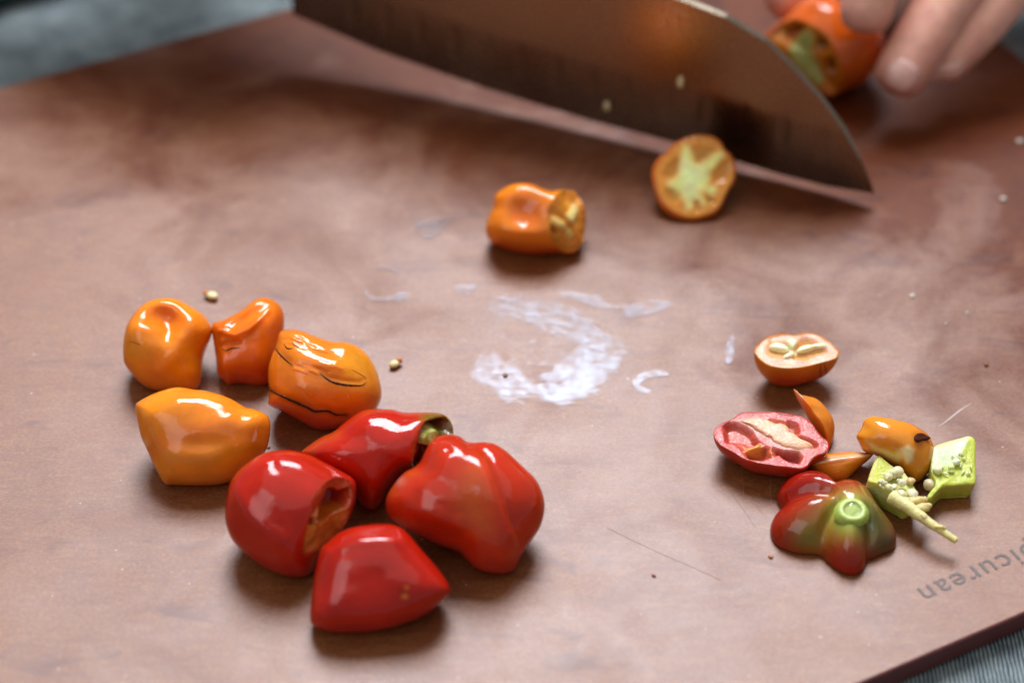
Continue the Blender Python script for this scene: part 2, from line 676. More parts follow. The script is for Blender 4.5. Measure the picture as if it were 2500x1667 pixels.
# dark teal towel at the far left
pt = W(0, 12, -0.006)
qt = W(90, -14, -0.006)
dt = (qt - pt) / np.linalg.norm(qt - pt)
nt_ = np.array([-dt[1], dt[0], 0])
V, F = [], []
prof = [(0.0, 0.0), (-0.003, 0.003), (-0.002, 0.007), (0.002, 0.009), (0.02, 0.0095), (0.06, 0.009), (0.09, 0.0)]
m_ = 40
for i in range(m_):
    s = -0.10 + 0.16 * i / (m_ - 1)
    for a, b in prof:
        wv = 0.0012 * math.sin(s * 150) + 0.0008 * math.sin(s * 310 + 1)
        V.append(pt + dt * s + nt_ * (a + wv) + Z * (b * (1 + 0.08 * math.sin(s * 200))))
k = len(prof)
for i in range(m_ - 1):
    for j in range(k - 1):
        F.append((i * k + j, (i + 1) * k + j, (i + 1) * k + j + 1, i * k + j + 1))
F.append(tuple(range(k)))
F.append(tuple(range((m_ - 1) * k, m_ * k))[::-1])
o = mesh_obj("folded_towel", V, F, M_teal)
tag(o, "dark teal folded towel lying beyond the far left edge of the board", "towel")


# ------------------------------------------------------------------ organic solids
class Solid:
    pass


def closed_rings(V_front, centre_f, V_back, centre_b, n):
    """stitch: front centre, front rings outward, back rings inward, back centre"""
    rings = V_front + V_back
    V = [centre_f] + [v for r in rings for v in r] + [centre_b]
    F = []
    for i in range(n):
        F.append((0, 1 + i, 1 + (i + 1) % n))
    for j in range(len(rings) - 1):
        a, b = 1 + j * n, 1 + (j + 1) * n
        for i in range(n):
            k2 = (i + 1) % n
            F.append((a + i, b + i, b + k2, a + k2))
    last = 1 + (len(rings) - 1) * n
    e = len(V) - 1
    for i in range(n):
        F.append((last + i, e, last + (i + 1) % n))
    return np.array(V), F


def pillow(poly, c, plane, Tf, Tb, p=2.0, q=2.0, pb=2.0, qb=2.0, dents=(), bdents=(), n=150, m=34, low=4,
           settle=True, pen=0.0022, noise_amp=0.0, seed=1, free=False, ground=True):
    """a solid of real thickness grown on both sides of an outline: Tf towards the plane's normal, Tb away (metres)"""
    c = np.asarray(c, float)
    b = catmull(poly, n) - c
    zc = b[:, 0] + 1j * b[:, 1]
    # orientation: make it run so that faces look outward
    f = np.fft.fft(zc)
    k = np.fft.fftfreq(n, 1 / n)
    f2 = np.where(np.abs(k) <= low, f, 0)
    zs = np.fft.ifft(f2)
    bs = np.stack([zs.real, zs.imag], 1)
    o, nn = plane
    scale_px = np.linalg.norm(hit([c], plane)[0] - cam_pos) / FPX     # metres per pixel there
    rs = np.sin(np.linspace(0, math.pi / 2, m + 1)[1:])
    front, back = [], []

    def ring(r, side):
        wgt = smooth01(r ** 2.4)
        px = c + r * (bs * (1 - wgt) + b * wgt)
        P = hit(px, plane)
        rr = min(r, 1.0)
        if side > 0:
            d = Tf * (1 - rr ** p) ** (1 / q) * np.ones(n)
            d = d + field(px, dents) * scale_px * (1 - rr ** 6)
        else:
            d = -Tb * (1 - rr ** pb) ** (1 / qb) * np.ones(n)
            if bdents:
                d = d + field(px, bdents) * scale_px * (1 - rr ** 6)
        return P + nn[None] * d[:, None]
    for r in rs:
        front.append(ring(r, 1))
    for r in rs[::-1][1:]:
        back.append(ring(r, -1))
    C0 = hit([c], plane)[0]
    cf = C0 + nn * (Tf + field(c[None], dents)[0] * scale_px)
    cb = C0 - nn * Tb
    V, F = closed_rings(front, cf, back, cb, n)
    if noise_amp:
        ctr = V.mean(0)
        dirs = V - ctr
        dirs /= np.linalg.norm(dirs, axis=1)[:, None] + 1e-9
        V = V + dirs * (wob(V, 220, seed) * noise_amp)[:, None]
    if settle:
        # slide along the line of sight until it rests on the board
        t = (V[:, 2].min() + pen) / (-fwd[2])
        V = V + fwd * t
    if ground:
        d = V - cam_pos
        low_ = V[:, 2] < 0.0002
        tt = (0.0002 - cam_pos[2]) / d[:, 2]
        V[low_] = cam_pos + d[low_] * tt[low_, None]
    s = Solid()
    s.V, s.F, s.n, s.m = V, F, n, m
    s.nf = 1 + n * m
    # outward check
    ctr = V.mean(0)
    f0 = F[len(F) // 4]
    nrm = np.cross(V[f0[1]] - V[f0[0]], V[f0[2]] - V[f0[0]])
    if nrm @ (V[f0[0]] - ctr) < 0:
        s.F = [tuple(reversed(x)) for x in F]
    s.bvh = None
    return s


def get_bvh(s):
    if s.bvh is None:
        s.bvh = BVHTree.FromPolygons([Vector(v) for v in s.V], [tuple(f) for f in s.F])
    return s.bvh


def on_surface(s, px, fallback=None):
    """first point of the solid along the direction px, pulled inwards if it is missed"""
    bv = get_bvh(s)
    c = np.asarray(fallback if fallback is not None else proj(s.V.mean(0)[None])[0])
    out, nor = [], []
    for p in np.atleast_2d(px):
        q = np.array(p, float)
        for k in range(40):
            d = rays(q)[0]
            d /= np.linalg.norm(d)
            loc, nn, idx, dist = bv.ray_cast(Vector(cam_pos), Vector(d))
            if loc is not None:
                break
            q = q + (c - q) * 0.02
        if loc is None:
            raise RuntimeError("missed surface")
        out.append(np.array(loc))
        nn = np.array(nn)
        if nn @ d > 0:
            nn = -nn
        nor.append(nn)
    return np.array(out), np.array(nor)


def sink(s, poly, depth, soft=5):
    """hollow the solid behind a cut face"""
    px = proj(s.V)
    w_ = smooth01((sdf(px, poly) - 1.0) / soft)
    w_[s.nf:] = 0
    d = s.V - cam_pos
    d /= np.linalg.norm(d, axis=1)[:, None]
    s.V = s.V + d * (w_ * depth)[:, None]
    keep = s.V[:, 2] < 0.0004
    s.V[keep, 2] = 0.0004


def face_sheet(name, s, poly, c, base, feats, mat, parent, n=150, m=44, bulge=0.0, lip=0.0012, pts=None, nrm=None,
               low=6, rough_amp=0.0, seed=3, edge_col=None):
    """cut face: spans the rim it meets on the skin, with cells sunk and ribs raised"""
    c = np.asarray(c, float)
    b = catmull(poly, n)
    if pts is None:
        B, _ = on_surface(s, b, c)
    else:
        B = pts(b)
    ctr = B.mean(0)
    u, sv, vt = np.linalg.svd(B - ctr)
    nf = vt[2]
    if nf @ (cam_pos - ctr) < 0:
        nf = -nf
    if nrm is not None:
        nf = nrm
    # centre of the fan on the best plane
    cc = hit([c], (ctr, nf))[0]
    rs = np.linspace(0, 1, m + 1)[1:] ** 0.9
    D = B - cc
    zc = np.fft.fft(D, axis=0)
    k = np.abs(np.fft.fftfreq(n, 1 / n))[:, None]
    Ds = np.fft.ifft(np.where(k <= low, zc, 0), axis=0).real
    rings = []
    for r in rs:
        wgt = smooth01(r ** 1.2)
        rings.append(cc + r * (Ds * (1 - wgt) + D * wgt) + nf * bulge * (1 - r * r))
    rings.append(cc + D * 1.004 - nf * lip)
    V = np.vstack([[cc + nf * bulge]] + rings)
    px = proj(V)
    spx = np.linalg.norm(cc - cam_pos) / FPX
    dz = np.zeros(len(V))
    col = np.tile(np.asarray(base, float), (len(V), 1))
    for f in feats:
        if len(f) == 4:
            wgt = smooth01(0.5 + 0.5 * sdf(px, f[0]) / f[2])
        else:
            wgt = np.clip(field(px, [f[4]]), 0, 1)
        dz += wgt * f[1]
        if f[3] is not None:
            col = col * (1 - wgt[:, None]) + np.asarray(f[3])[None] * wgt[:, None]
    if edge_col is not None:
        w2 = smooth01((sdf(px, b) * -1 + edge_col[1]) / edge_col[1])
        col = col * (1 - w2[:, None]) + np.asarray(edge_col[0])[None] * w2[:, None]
    fade = np.ones(len(V))
    fade[-2 * n:] = 0.25
    V = V + nf[None] * (dz * spx * fade)[:, None]
    if rough_amp:
        V = V + nf[None] * (rough_amp * wob(V, 1500, seed) * fade)[:, None]
    F = [(0, 1 + i, 1 + (i + 1) % n) for i in range(n)]
    for j in range(len(rings) - 1):
        a, bb = 1 + j * n, 1 + (j + 1) * n
        for i in range(n):
            F.append((a + i, bb + i, bb + (i + 1) % n, a + (i + 1) % n))
    f0 = F[0]
    if np.cross(V[f0[1]] - V[f0[0]], V[f0[2]] - V[f0[0]]) @ nf < 0:
        F = [tuple(reversed(f)) for f in F]
    return mesh_obj(name, V, F, mat, parent, col), nf, cc


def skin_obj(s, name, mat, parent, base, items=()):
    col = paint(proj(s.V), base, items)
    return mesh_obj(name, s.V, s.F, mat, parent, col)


def tube(name, pts, rad, mat, parent=None, k=10, col=None, seed=0, rough=0.0, flat=1.0):
    pts = np.asarray(pts, float)
    m = max(8, len(pts) * 6)
    c = catmull(pts, m, closed=False)
    ra = np.interp(np.linspace(0, 1, m), np.linspace(0, 1, len(rad)), rad)
    V, F = [], []
    tang = np.gradient(c, axis=0)
    tang /= np.linalg.norm(tang, axis=1)[:, None] + 1e-12
    ref = Z if abs(tang[m // 2] @ Z) < 0.9 else rgt
    r_ = np.random.default_rng(seed)
    for i in range(m):
        a = np.cross(tang[i], ref)
        a /= np.linalg.norm(a)
        b = np.cross(a, tang[i])
        for j in range(k):
            t = 2 * math.pi * j / k
            rr = ra[i] * (1 + rough * r_.normal())
            V.append(c[i] + a * math.cos(t) * rr + b * math.sin(t) * rr * flat)
    for i in range(m - 1):
        for j in range(k):
            F.append((i * k + j, i * k + (j + 1) % k, (i + 1) * k + (j + 1) % k, (i + 1) * k + j))
    V.append(c[0] - tang[0] * ra[0] * 0.5)
    V.append(c[-1] + tang[-1] * ra[-1] * 0.5)
    for j in range(k):
        F.append((m * k, (j + 1) % k, j))
        F.append((m * k + 1, (m - 1) * k + j, (m - 1) * k + (j + 1) % k))
    V = np.array(V)
    cc = None if col is None else np.tile(np.asarray(col), (len(V), 1))
    return mesh_obj(name, V, F, mat, parent, cc)


def scar(name, s, line, width, parent, mat=None, taper=True, lift=0.00003):
    """narrow crack lying in the skin: a shallow dark ridge that follows the surface"""
    l = catmull(line, max(10, len(line) * 6), closed=False)
    P, Nn = on_surface(s, l)
    m = len(P)
    tang = np.gradient(P, axis=0)
    tang /= np.linalg.norm(tang, axis=1)[:, None] + 1e-12
    V, F = [], []
    r_ = np.random.default_rng(len(line))
    for i in range(m):
        t = i / (m - 1)
        ww = width * (math.sin(math.pi * min(max(t, 0.03), 0.97)) ** 0.6 if taper else 1) * r_.uniform(0.7, 1.2)
        sd = np.cross(tang[i], Nn[i])
        for a, h in ((-1, -0.0004), (-0.5, lift), (0.1, lift * 1.6), (0.6, lift), (1, -0.0004)):
            V.append(P[i] + sd * ww * a + Nn[i] * h)
    for i in range(m - 1):
        for j in range(4):
            F.append((i * 5 + j, (i + 1) * 5 + j, (i + 1) * 5 + j + 1, i * 5 + j + 1))
    return mesh_obj(name, V, F, mat or M_scar, parent)


def blob(name, pos_, rad, mat, col, parent=None, seed=0, amp=0.15, rot=0.0, k=14):
    """small seed-like body"""
    V, F = [], []
    rx, ry, rz = rad
    ca, sa = math.cos(rot), math.sin(rot)
    for j in range(k + 1):
        th = math.pi * j / k
        for i in range(2 * k):
            ph = math.pi * i / k
            u = np.array([math.sin(th) * math.cos(ph), math.sin(th) * math.sin(ph), math.cos(th)])
            V.append(u)
    V = np.array(V)
    f = 1 + amp * wob(V, 3.0, seed)
    V = V * f[:, None] * np.array([rx, ry, rz])
    V = np.stack([V[:, 0] * ca - V[:, 1] * sa, V[:, 0] * sa + V[:, 1] * ca, V[:, 2]], 1)
    nn = 2 * k
    for j in range(k):
        for i in range(nn):
            a, b, c_, d = j * nn + i, (j + 1) * nn + i, (j + 1) * nn + (i + 1) % nn, j * nn + (i + 1) % nn
            if j == 0:
                F.append((a, b, c_))
            elif j == k - 1:
                F.append((a, b, d))
            else:
                F.append((a, b, c_, d))
    V = V + np.asarray(pos_)
    c3 = np.tile(np.asarray(col), (len(V), 1))
    return mesh_obj(name, V, F, mat, parent, c3)


ORANGE = (0.86, 0.235, 0.010)
ORANGE_D = (0.80, 0.15, 0.006)
AMBER = (0.88, 0.33, 0.016)
RED = (0.50, 0.014, 0.004)
RED_O = (0.50, 0.060, 0.010)
OLIVE = (0.17, 0.14, 0.018)
CREAM = (0.78, 0.66, 0.36)


def at(s):
    v = s.V.mean(0)
    return (float(v[0]), float(v[1]), 0.0)


MM = 0.001
G_OR = "orange pepper chunks in the left heap"
G_RED = "red pepper chunks in the left heap"

# ---- 1: orange chunk with a deep dimple
p1 = tr('A', [(720, 150), (900, 165), (1050, 240), (1200, 330), (1290, 420), (1340, 530), (1335, 640), (1280, 790), (1245, 900),
              (1235, 1000), (1228, 1130), (1195, 1270), (1100, 1345), (900, 1360), (600, 1325), (450, 1250), (330, 1130), (240, 1010),
              (215, 900), (215, 750), (235, 600), (270, 480), (340, 370), (430, 270), (550, 190)])
s = pillow(p1, t1('A', 775, 600), view_plane(400, 860, 0.011, 44), 0.0105, 0.0090, 3.4, 2.0, dents=[
    ('g', t1('A', 780, 400), 70, 52, 12, 18), ('g', t1('A', 785, 400), 44, 30, 12, -64), ('g', t1('A', 860, 600), 14, 22, -10, -14), ('g', t1('A', 650, 560), 30, 12, 15, 8),
    ('g', t1('A', 420, 520), 26, 30, 0, 8), ('g', t1('A', 1180, 480), 22, 22, 0, 8),
    ('l', tr('A', [(1000, 700), (960, 900), (760, 1100)]), 16, 5), ('g', t1('A', 560, 1150), 50, 26, -10, -10),
    ('g', t1('A', 1130, 900), 22, 40, 0, -8)], noise_amp=0.0004, seed=4)
r_ = thing("pepper_chunk", "orange pepper chunk with a deep dimple in its top, leftmost of the orange heap", "pepper piece", at(s), G_OR)
skin_obj(s, "skin", M_skin_org, r_, ORANGE, [('g', t1('A', 560, 1100), 60, 40, 0, ORANGE_D, 0.7), ('g', t1('A', 800, 420), 40, 26, 0, ORANGE_D, 0.6),
                                          ('g', t1('A', 430, 800), 40, 30, 0, AMBER, 0.6)])
scar("scar", s, tr('A', [(335, 698), (400, 710), (490, 745)]), 0.00012, r_)

# ---- 2: small chunk with a cut left side
p2 = tr('A', [(1372, 458), (1500, 420), (1650, 350), (1800, 250), (1900, 170), (2010, 135), (2120, 160), (2210, 220), (2262, 310),
              (2278, 420), (2265, 560), (2245, 700), (2230, 850), (2200, 1000), (2150, 1150), (2060, 1250), (1950, 1270), (1800, 1252),
              (1690, 1240), (1570, 1258), (1500, 1200), (1430, 1130), (1410, 950), (1388, 800), (1362, 650), (1345, 540)])
s = pillow(p2, t1('A', 1800, 720), view_plane(590, 860, 0.0105), 0.0085, 0.0085, 2.4, 2.0, dents=[
    ('g', t1('A', 1780, 450), 46, 12, -33, -17), ('l', tr('A', [(1500, 600), (1700, 650), (1880, 580), (2000, 460), (2100, 330)]), 8, 9),
    ('l', tr('A', [(1500, 700), (1530, 960), (1560, 1200)]), 10, 8), ('g', t1('A', 1420, 900), 12, 60, 0, -10),
    ('g', t1('A', 1600, 800), 30, 20, 0, -6), ('g', t1('A', 2080, 370), 9, 12, 0, -7),
    ('l', tr('A', [(1500, 780), (1600, 745), (1760, 740)]), 5, -7), ('l', tr('A', [(1480, 590), (1600, 560)]), 5, 6)],
    noise_amp=0.0004, seed=9, low=6)
r_ = thing("pepper_chunk", "small orange pepper chunk with folded top, between the dimpled and scarred ones",
           "pepper piece", at(s), G_OR)
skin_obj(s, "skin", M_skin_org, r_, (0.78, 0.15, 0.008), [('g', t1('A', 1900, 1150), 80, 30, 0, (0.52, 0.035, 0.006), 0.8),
                                                       ('g', t1('A', 1950, 300), 60, 30, -30, ORANGE, 0.6)])
scar("scar", s, tr('A', [(1515, 790), (1580, 815), (1640, 790), (1760, 775)]), 0.0003, r_)

# ---- 3: wrinkled, scarred chunk
p3 = tr('B', [(345, 330), (385, 180), (450, 132), (560, 125), (680, 140), (800, 190), (950, 250), (1080, 290), (1250, 300),
              (1380, 340), (1500, 430), (1600, 550), (1670, 700), (1720, 860), (1725, 1000), (1690, 1100), (1640, 1180), (1560, 1250),
              (1400, 1320), (1250, 1380), (1080, 1422), (900, 1425), (760, 1372), (600, 1285), (430, 1190), (300, 1135), (248, 1100),
              (258, 1000), (252, 860), (242, 720), (250, 600), (295, 450)])
wr = []
rw = random.Random(5)
for i in range(9):
    x0, y0 = 430 + rw.uniform(0, 360), 170 + rw.uniform(0, 190)
    wr.append(('l', tr('B', [(x0, y0), (x0 + 110, y0 + 30 + rw.uniform(-15, 25)), (x0 + 240, y0 + 90 + rw.uniform(-20, 20))]), 3.5, rw.choice((-3.2, 3.0, 2.4))))
for i in range(8):
    x0, y0 = 640 + rw.uniform(0, 480), 580 + rw.uniform(0, 130)
    wr.append(('l', tr('B', [(x0, y0), (x0 + 70, y0 + 20), (x0 + 150, y0 + 52)]), 3.2, rw.choice((-1.6, 1.6))))
s1 = tr('B', [(262, 868), (400, 950), (600, 1040), (780, 1120), (880, 1170), (1040, 1165), (1150, 1212), (1285, 1215)])
s2 = tr('B', [(955, 695), (1090, 790), (1250, 830), (1400, 842), (1490, 838), (1528, 805)])
s3 = tr('B', [(365, 345), (440, 450), (585, 580)])
s = pillow(p3, t1('B', 960, 800), view_plane(780, 950, 0.0125), 0.0125, 0.011, 2.5, 2.0, dents=[
    ('g', t1('B', 1000, 430), 60, 16, 20, -9), ('l', tr('B', [(560, 180), (900, 270), (1250, 370), (1430, 390)]), 12, 6),
    ('l', s1, 6, -5), ('l', s2, 6, -3), ('l', s3, 6, -3), ('g', t1('B', 820, 960), 26, 20, 50, 7), ('g', t1('B', 1120, 610), 34, 14, 15, 7),
    ('g', t1('B', 900, 1300), 90, 14, 15, -6)] + wr, noise_amp=0.0005, seed=3, low=5, n=190, m=52)
r_ = thing("pepper_chunk", "wrinkled orange pepper chunk with long dark scars, behind the red pieces", "pepper piece", at(s), G_OR)
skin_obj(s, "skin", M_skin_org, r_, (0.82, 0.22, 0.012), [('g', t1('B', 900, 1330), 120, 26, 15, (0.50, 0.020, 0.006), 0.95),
                                                      ('g', t1('B', 1150, 1050), 80, 30, 15, ORANGE_D, 0.8),
                                                      ('l', s1, 7, (0.20, 0.035, 0.006), 0.8), ('l', s2, 5, (0.24, 0.05, 0.006), 0.7), ('l', s3, 5, (0.30, 0.06, 0.006), 0.6),
                                                      ('g', t1('B', 1450, 560), 40, 50, 20, AMBER, 0.7)])
scar("scar", s, s1, 0.00058, r_)
scar("scar", s, s2, 0.00046, r_)
scar("scar", s, s3, 0.00034, r_)
scar("scar", s, tr('B', [(490, 310), (520, 360), (560, 372), (610, 360)]), 0.00026, r_)
scar("scar", s, tr('B', [(590, 290), (630, 335), (690, 358)]), 0.00022, r_)
scar("scar", s, tr('B', [(860, 370), (950, 410), (1050, 428)]), 0.00014, r_)
scar("scar", s, tr('B', [(1350, 640), (1430, 680), (1520, 735), (1535, 770)]), 0.0001, r_)

# ---- 4: large amber chunk
p4 = tr('C', [(105, 340), (130, 290), (300, 190), (500, 120), (650, 92), (760, 100), (880, 122), (1050, 140), (1250, 190), (1400, 250),
              (1520, 320), (1600, 362), (1680, 372), (1780, 410), (1870, 470), (1905, 560), (1905, 650), (1885, 800), (1840, 950),
              (1700, 1120), (1520, 1260), (1360, 1350), (1200, 1395), (1000, 1412), (800, 1412), (600, 1405), (510, 1395), (440, 1310),
              (390, 1210), (340, 1110), (240, 890), (180, 760), (140, 600), (110, 450)])
s = pillow(p4, t1('C', 950, 720), view_plane(480, 1070, 0.013), 0.0100, 0.010, 2.6, 2.0, dents=[
    ('l', tr('C', [(350, 480), (700, 320), (1050, 220), (1350, 300)]), 16, 3), ('g', t1('C', 1620, 430), 16, 18, 40, -12),
    ('g', t1('C', 1800, 540), 20, 20, 0, 9), ('l', tr('C', [(1100, 430), (700, 620), (300, 830)]), 30, -4),
    ('l', tr('C', [(600, 960), (900, 1030), (1250, 990), (1600, 860)]), 18, 2), ('g', t1('C', 1050, 880), 34, 14, 0, -5),
    ('g', t1('C', 260, 840), 10, 7, -40, 4)], noise_amp=0.0004, seed=6, low=6)
r_ = thing("pepper_chunk", "large smooth amber pepper chunk with a small nose at its right end",
           "pepper piece", at(s), G_OR)
skin_obj(s, "skin", M_skin_org, r_, (0.86, 0.245, 0.012), [('l', tr('C', [(400, 880), (800, 700), (1300, 600), (1700, 700)]), 30, (0.64, 0.14, 0.008), 0.8),
                                                      ('g', t1('C', 270, 840), 9, 6, -40, (0.85, 0.55, 0.3), 0.8),
                                                      ('g', t1('C', 355, 1110), 6, 5, 0, (0.85, 0.6, 0.3), 0.7),
                                                      ('l', tr('C', [(600, 960), (900, 1050), (1250, 1000), (1640, 850)]), 12, (0.76, 0.30, 0.03), 0.45)])

# ---- 5: red chunk at the back of the heap, its cut end olive inside
p5 = tr('E', [(150, 700), (250, 600), (400, 500), (560, 430), (680, 330), (800, 240), (900, 180), (1000, 155), (1150, 150),
              (1300, 158), (1400, 185), (1500, 195), (1620, 190), (1750, 190), (1870, 200), (1960, 232), (2025, 310), (2055, 420),
              (2040, 560), (1960, 720), (1800, 830), (1580, 890), (1480, 920), (1390, 980), (1310, 1090), (1225, 1210), (1180, 1300),
              (1110, 1385), (1050, 1420), (970, 1405), (900, 1340), (820, 1250), (650, 1120), (400, 940), (220, 800)])
f5 = tr('E', [(1710, 285), (1800, 250), (1900, 236), (1965, 240), (2020, 310), (2045, 420), (2030, 560), (1950, 710), (1800, 810),
              (1640, 870), (1560, 885), (1545, 800), (1570, 680), (1600, 560), (1640, 440), (1670, 350)])
s = pillow(p5, t1('E', 1150, 700), view_plane(920, 1120, 0.0125), 0.0125, 0.0115, 2.4, 2.0, dents=[
    ('l', tr('E', [(850, 330), (1050, 260), (1380, 240), (1650, 300)]), 12, 8), ('g', t1('E', 1450, 235), 26, 10, 10, -8),
    ('g', t1('E', 1000, 380), 40, 14, -20, 5), ('l', tr('E', [(600, 430), (900, 560), (1200, 1000)]), 30, -5),
    ('g', t1('E', 1500, 620), 30, 60, 20, 6), ('g', t1('E', 700, 760), 50, 40, 0, 5)], noise_amp=0.0004, seed=12, low=5)
r_ = thing("pepper_chunk", "red pepper chunk with an olive hollow cut end, rearmost of the red heap", "pepper piece", at(s), G_RED)
face_sheet("flesh", s, f5, t1('E', 1800, 560), (0.30, 0.10, 0.010), [
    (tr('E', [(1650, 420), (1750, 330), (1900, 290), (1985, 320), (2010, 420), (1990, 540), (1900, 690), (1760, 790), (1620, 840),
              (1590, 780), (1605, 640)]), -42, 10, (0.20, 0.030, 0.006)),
    (tr('E', [(1700, 400), (1790, 360), (1880, 380), (1890, 470), (1830, 560), (1730, 620), (1650, 590), (1660, 500)]), 44, 8, (0.44, 0.42, 0.08)),
    (tr('E', [(1740, 370), (1830, 370), (1830, 600), (1740, 610)]), 5, 6, (0.62, 0.60, 0.18)),
    (tr('E', [(1880, 430), (1960, 400), (2030, 470), (2000, 560), (1900, 560)]), 30, 9, (0.25, 0.20, 0.02))],
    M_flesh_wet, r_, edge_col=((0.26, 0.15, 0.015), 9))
sink(s, f5, 0.010)
skin_obj(s, "skin", M_skin_red, r_, RED, [('l', tr('E', [(1700, 260), (1900, 215), (2040, 330), (2060, 480)]), 14, (0.20, 0.13, 0.012), 0.9),
                                       ('l', tr('E', [(1690, 300), (1600, 560), (1540, 860)]), 9, RED_O, 0.8),
                                       ('l', tr('E', [(170, 680), (400, 520), (600, 440)]), 16, RED_O, 0.7)])

# ---- 6: red chunk with the open cut end facing right
p6 = tr('D', [(600, 195), (700, 178), (800, 172), (900, 185), (1000, 215), (1150, 290), (1300, 370), (1440, 450), (1490, 510),
              (1500, 600), (1490, 720), (1460, 820), (1420, 910), (1370, 985), (1290, 1060), (1210, 1150), (1160, 1230), (1110, 1330),
              (1060, 1410), (1000, 1460), (900, 1475), (780, 1465), (650, 1420), (500, 1340), (350, 1220), (240, 1100), (180, 960),
              (165, 850), (175, 700), (200, 580), (240, 470), (320, 370), (420, 290), (500, 235)])
f6 = tr('D', [(1232, 478), (1330, 436), (1430, 452), (1482, 510), (1494, 600), (1482, 720), (1440, 850), (1365, 975), (1270, 1060),
              (1180, 1150), (1080, 1205), (1005, 1228), (990, 1150), (1005, 1060), (1040, 900), (1065, 780), (1110, 655), (1170, 560)])
s = pillow(p6, t1('D', 780, 800), view_plane(690, 1270, 0.015), 0.0120, 0.011, 2.6, 2.0, dents=[
    ('l', tr('D', [(470, 330), (700, 280), (900, 300), (1220, 470)]), 18, 7), ('g', t1('D', 690, 320), 10, 20, -30, -4),
    ('l', tr('D', [(330, 600), (480, 850), (620, 980), (780, 1080)]), 22, 6), ('l', tr('D', [(620, 560), (800, 800)]), 40, 4),
    ('l', tr('D', [(260, 820), (420, 1060), (600, 1230)]), 24, -8), ('g', t1('D', 650, 1240), 30, 22, 20, 5)],
    noise_amp=0.0004, seed=15, low=5)
r_ = thing("pepper_chunk", "red pepper chunk whose open cut end shows orange flesh, left of the red heap", "pepper piece", at(s), G_RED)
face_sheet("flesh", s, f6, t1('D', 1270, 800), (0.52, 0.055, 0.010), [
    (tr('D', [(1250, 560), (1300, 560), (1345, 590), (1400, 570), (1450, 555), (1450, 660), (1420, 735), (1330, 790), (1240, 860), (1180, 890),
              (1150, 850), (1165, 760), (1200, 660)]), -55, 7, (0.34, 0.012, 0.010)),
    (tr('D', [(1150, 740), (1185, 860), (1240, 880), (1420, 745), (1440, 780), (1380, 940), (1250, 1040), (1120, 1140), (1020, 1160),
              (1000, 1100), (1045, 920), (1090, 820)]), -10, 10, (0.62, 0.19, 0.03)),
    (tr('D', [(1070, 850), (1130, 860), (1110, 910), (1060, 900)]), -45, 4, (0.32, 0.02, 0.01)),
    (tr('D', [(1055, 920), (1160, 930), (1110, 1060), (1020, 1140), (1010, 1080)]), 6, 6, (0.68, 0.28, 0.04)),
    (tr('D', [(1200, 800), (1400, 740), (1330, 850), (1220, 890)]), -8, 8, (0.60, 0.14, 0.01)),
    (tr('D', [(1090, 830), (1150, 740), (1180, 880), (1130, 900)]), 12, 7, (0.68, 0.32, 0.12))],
    M_flesh_wet, r_, rough_amp=0.00012)
sink(s, f6, 0.014)
skin_obj(s, "skin", M_skin_red, r_, (0.49, 0.014, 0.004), [('l', tr('D', [(1230, 480), (1100, 650), (1000, 1150)]), 7, (0.5, 0.04, 0.01), 0.8)])

# ---- 7: big two-lobed red chunk
p7 = tr('F', [(700, 132), (800, 125), (880, 150), (940, 195), (1010, 203), (1090, 198), (1190, 212), (1300, 270), (1400, 355), (1500, 445),
              (1600, 540), (1660, 640), (1692, 760), (1688, 880), (1650, 1010), (1600, 1100), (1540, 1190), (1475, 1290), (1430, 1380),
              (1390, 1440), (1330, 1470), (1240, 1478), (1100, 1460), (1000, 1410), (930, 1340), (860, 1275), (750, 1232), (640, 1195),
              (540, 1150), (400, 1080), (280, 1010), (185, 930), (152, 830), (160, 740), (200, 660), (250, 590), (340, 500), (430, 455),
              (490, 400), (530, 310), (580, 210), (630, 155)])
valley = tr('F', [(945, 200), (1060, 290), (1150, 390), (1195, 500), (1250, 680), (1310, 850), (1370, 1020)])
ridge = tr('F', [(930, 260), (1050, 400), (1110, 600), (1160, 800), (1230, 1050), (1340, 1320)])
s = pillow(p7, t1('F', 960, 780), view_plane(1140, 1240, 0.0145), 0.0125, 0.010, 2.4, 2.0, dents=[
    ('p', np.vstack([valley, tr('F', [(1480, 1360), (1700, 1250), (1850, 800), (1700, 350), (1200, 100), (960, 120)])]), 9, -20), ('l', valley, 9, -7), ('l', ridge, 30, 7), ('g', t1('F', 1470, 700), 40, 60, -15, 12),
    ('l', tr('F', [(520, 880), (700, 960), (830, 1000)]), 22, 8), ('l', tr('F', [(330, 980), (600, 1090), (900, 1180), (1150, 1400)]), 26, -9),
    ('g', t1('F', 770, 300), 9, 7, 0, -7), ('l', tr('F', [(500, 620), (680, 520), (760, 380), (800, 260)]), 20, 5),
    ('g', t1('F', 1100, 280), 20, 16, 30, -8), ('g', t1('F', 560, 700), 40, 34, 0, 5)],
    noise_amp=0.0004, seed=21, low=6, n=190, m=48)
r_ = thing("pepper_chunk", "biggest red pepper chunk with two lobes and an orange blush, right of the red heap", "pepper piece", at(s), G_RED)
skin_obj(s, "skin", M_skin_red, r_, (0.53, 0.026, 0.006), [('p', tr('F', [(930, 420), (1060, 400), (1130, 600), (1180, 850), (1190, 1080), (1080, 1060),
                                                                       (930, 940), (850, 800), (860, 620)]), 40, (0.56, 0.085, 0.012), 0.85),
                                                        ('l', tr('F', [(200, 680), (330, 520), (430, 470)]), 14, RED_O, 0.8),
                                                        ('g', t1('F', 300, 560), 8, 8, 0, (0.62, 0.25, 0.2), 0.5)])

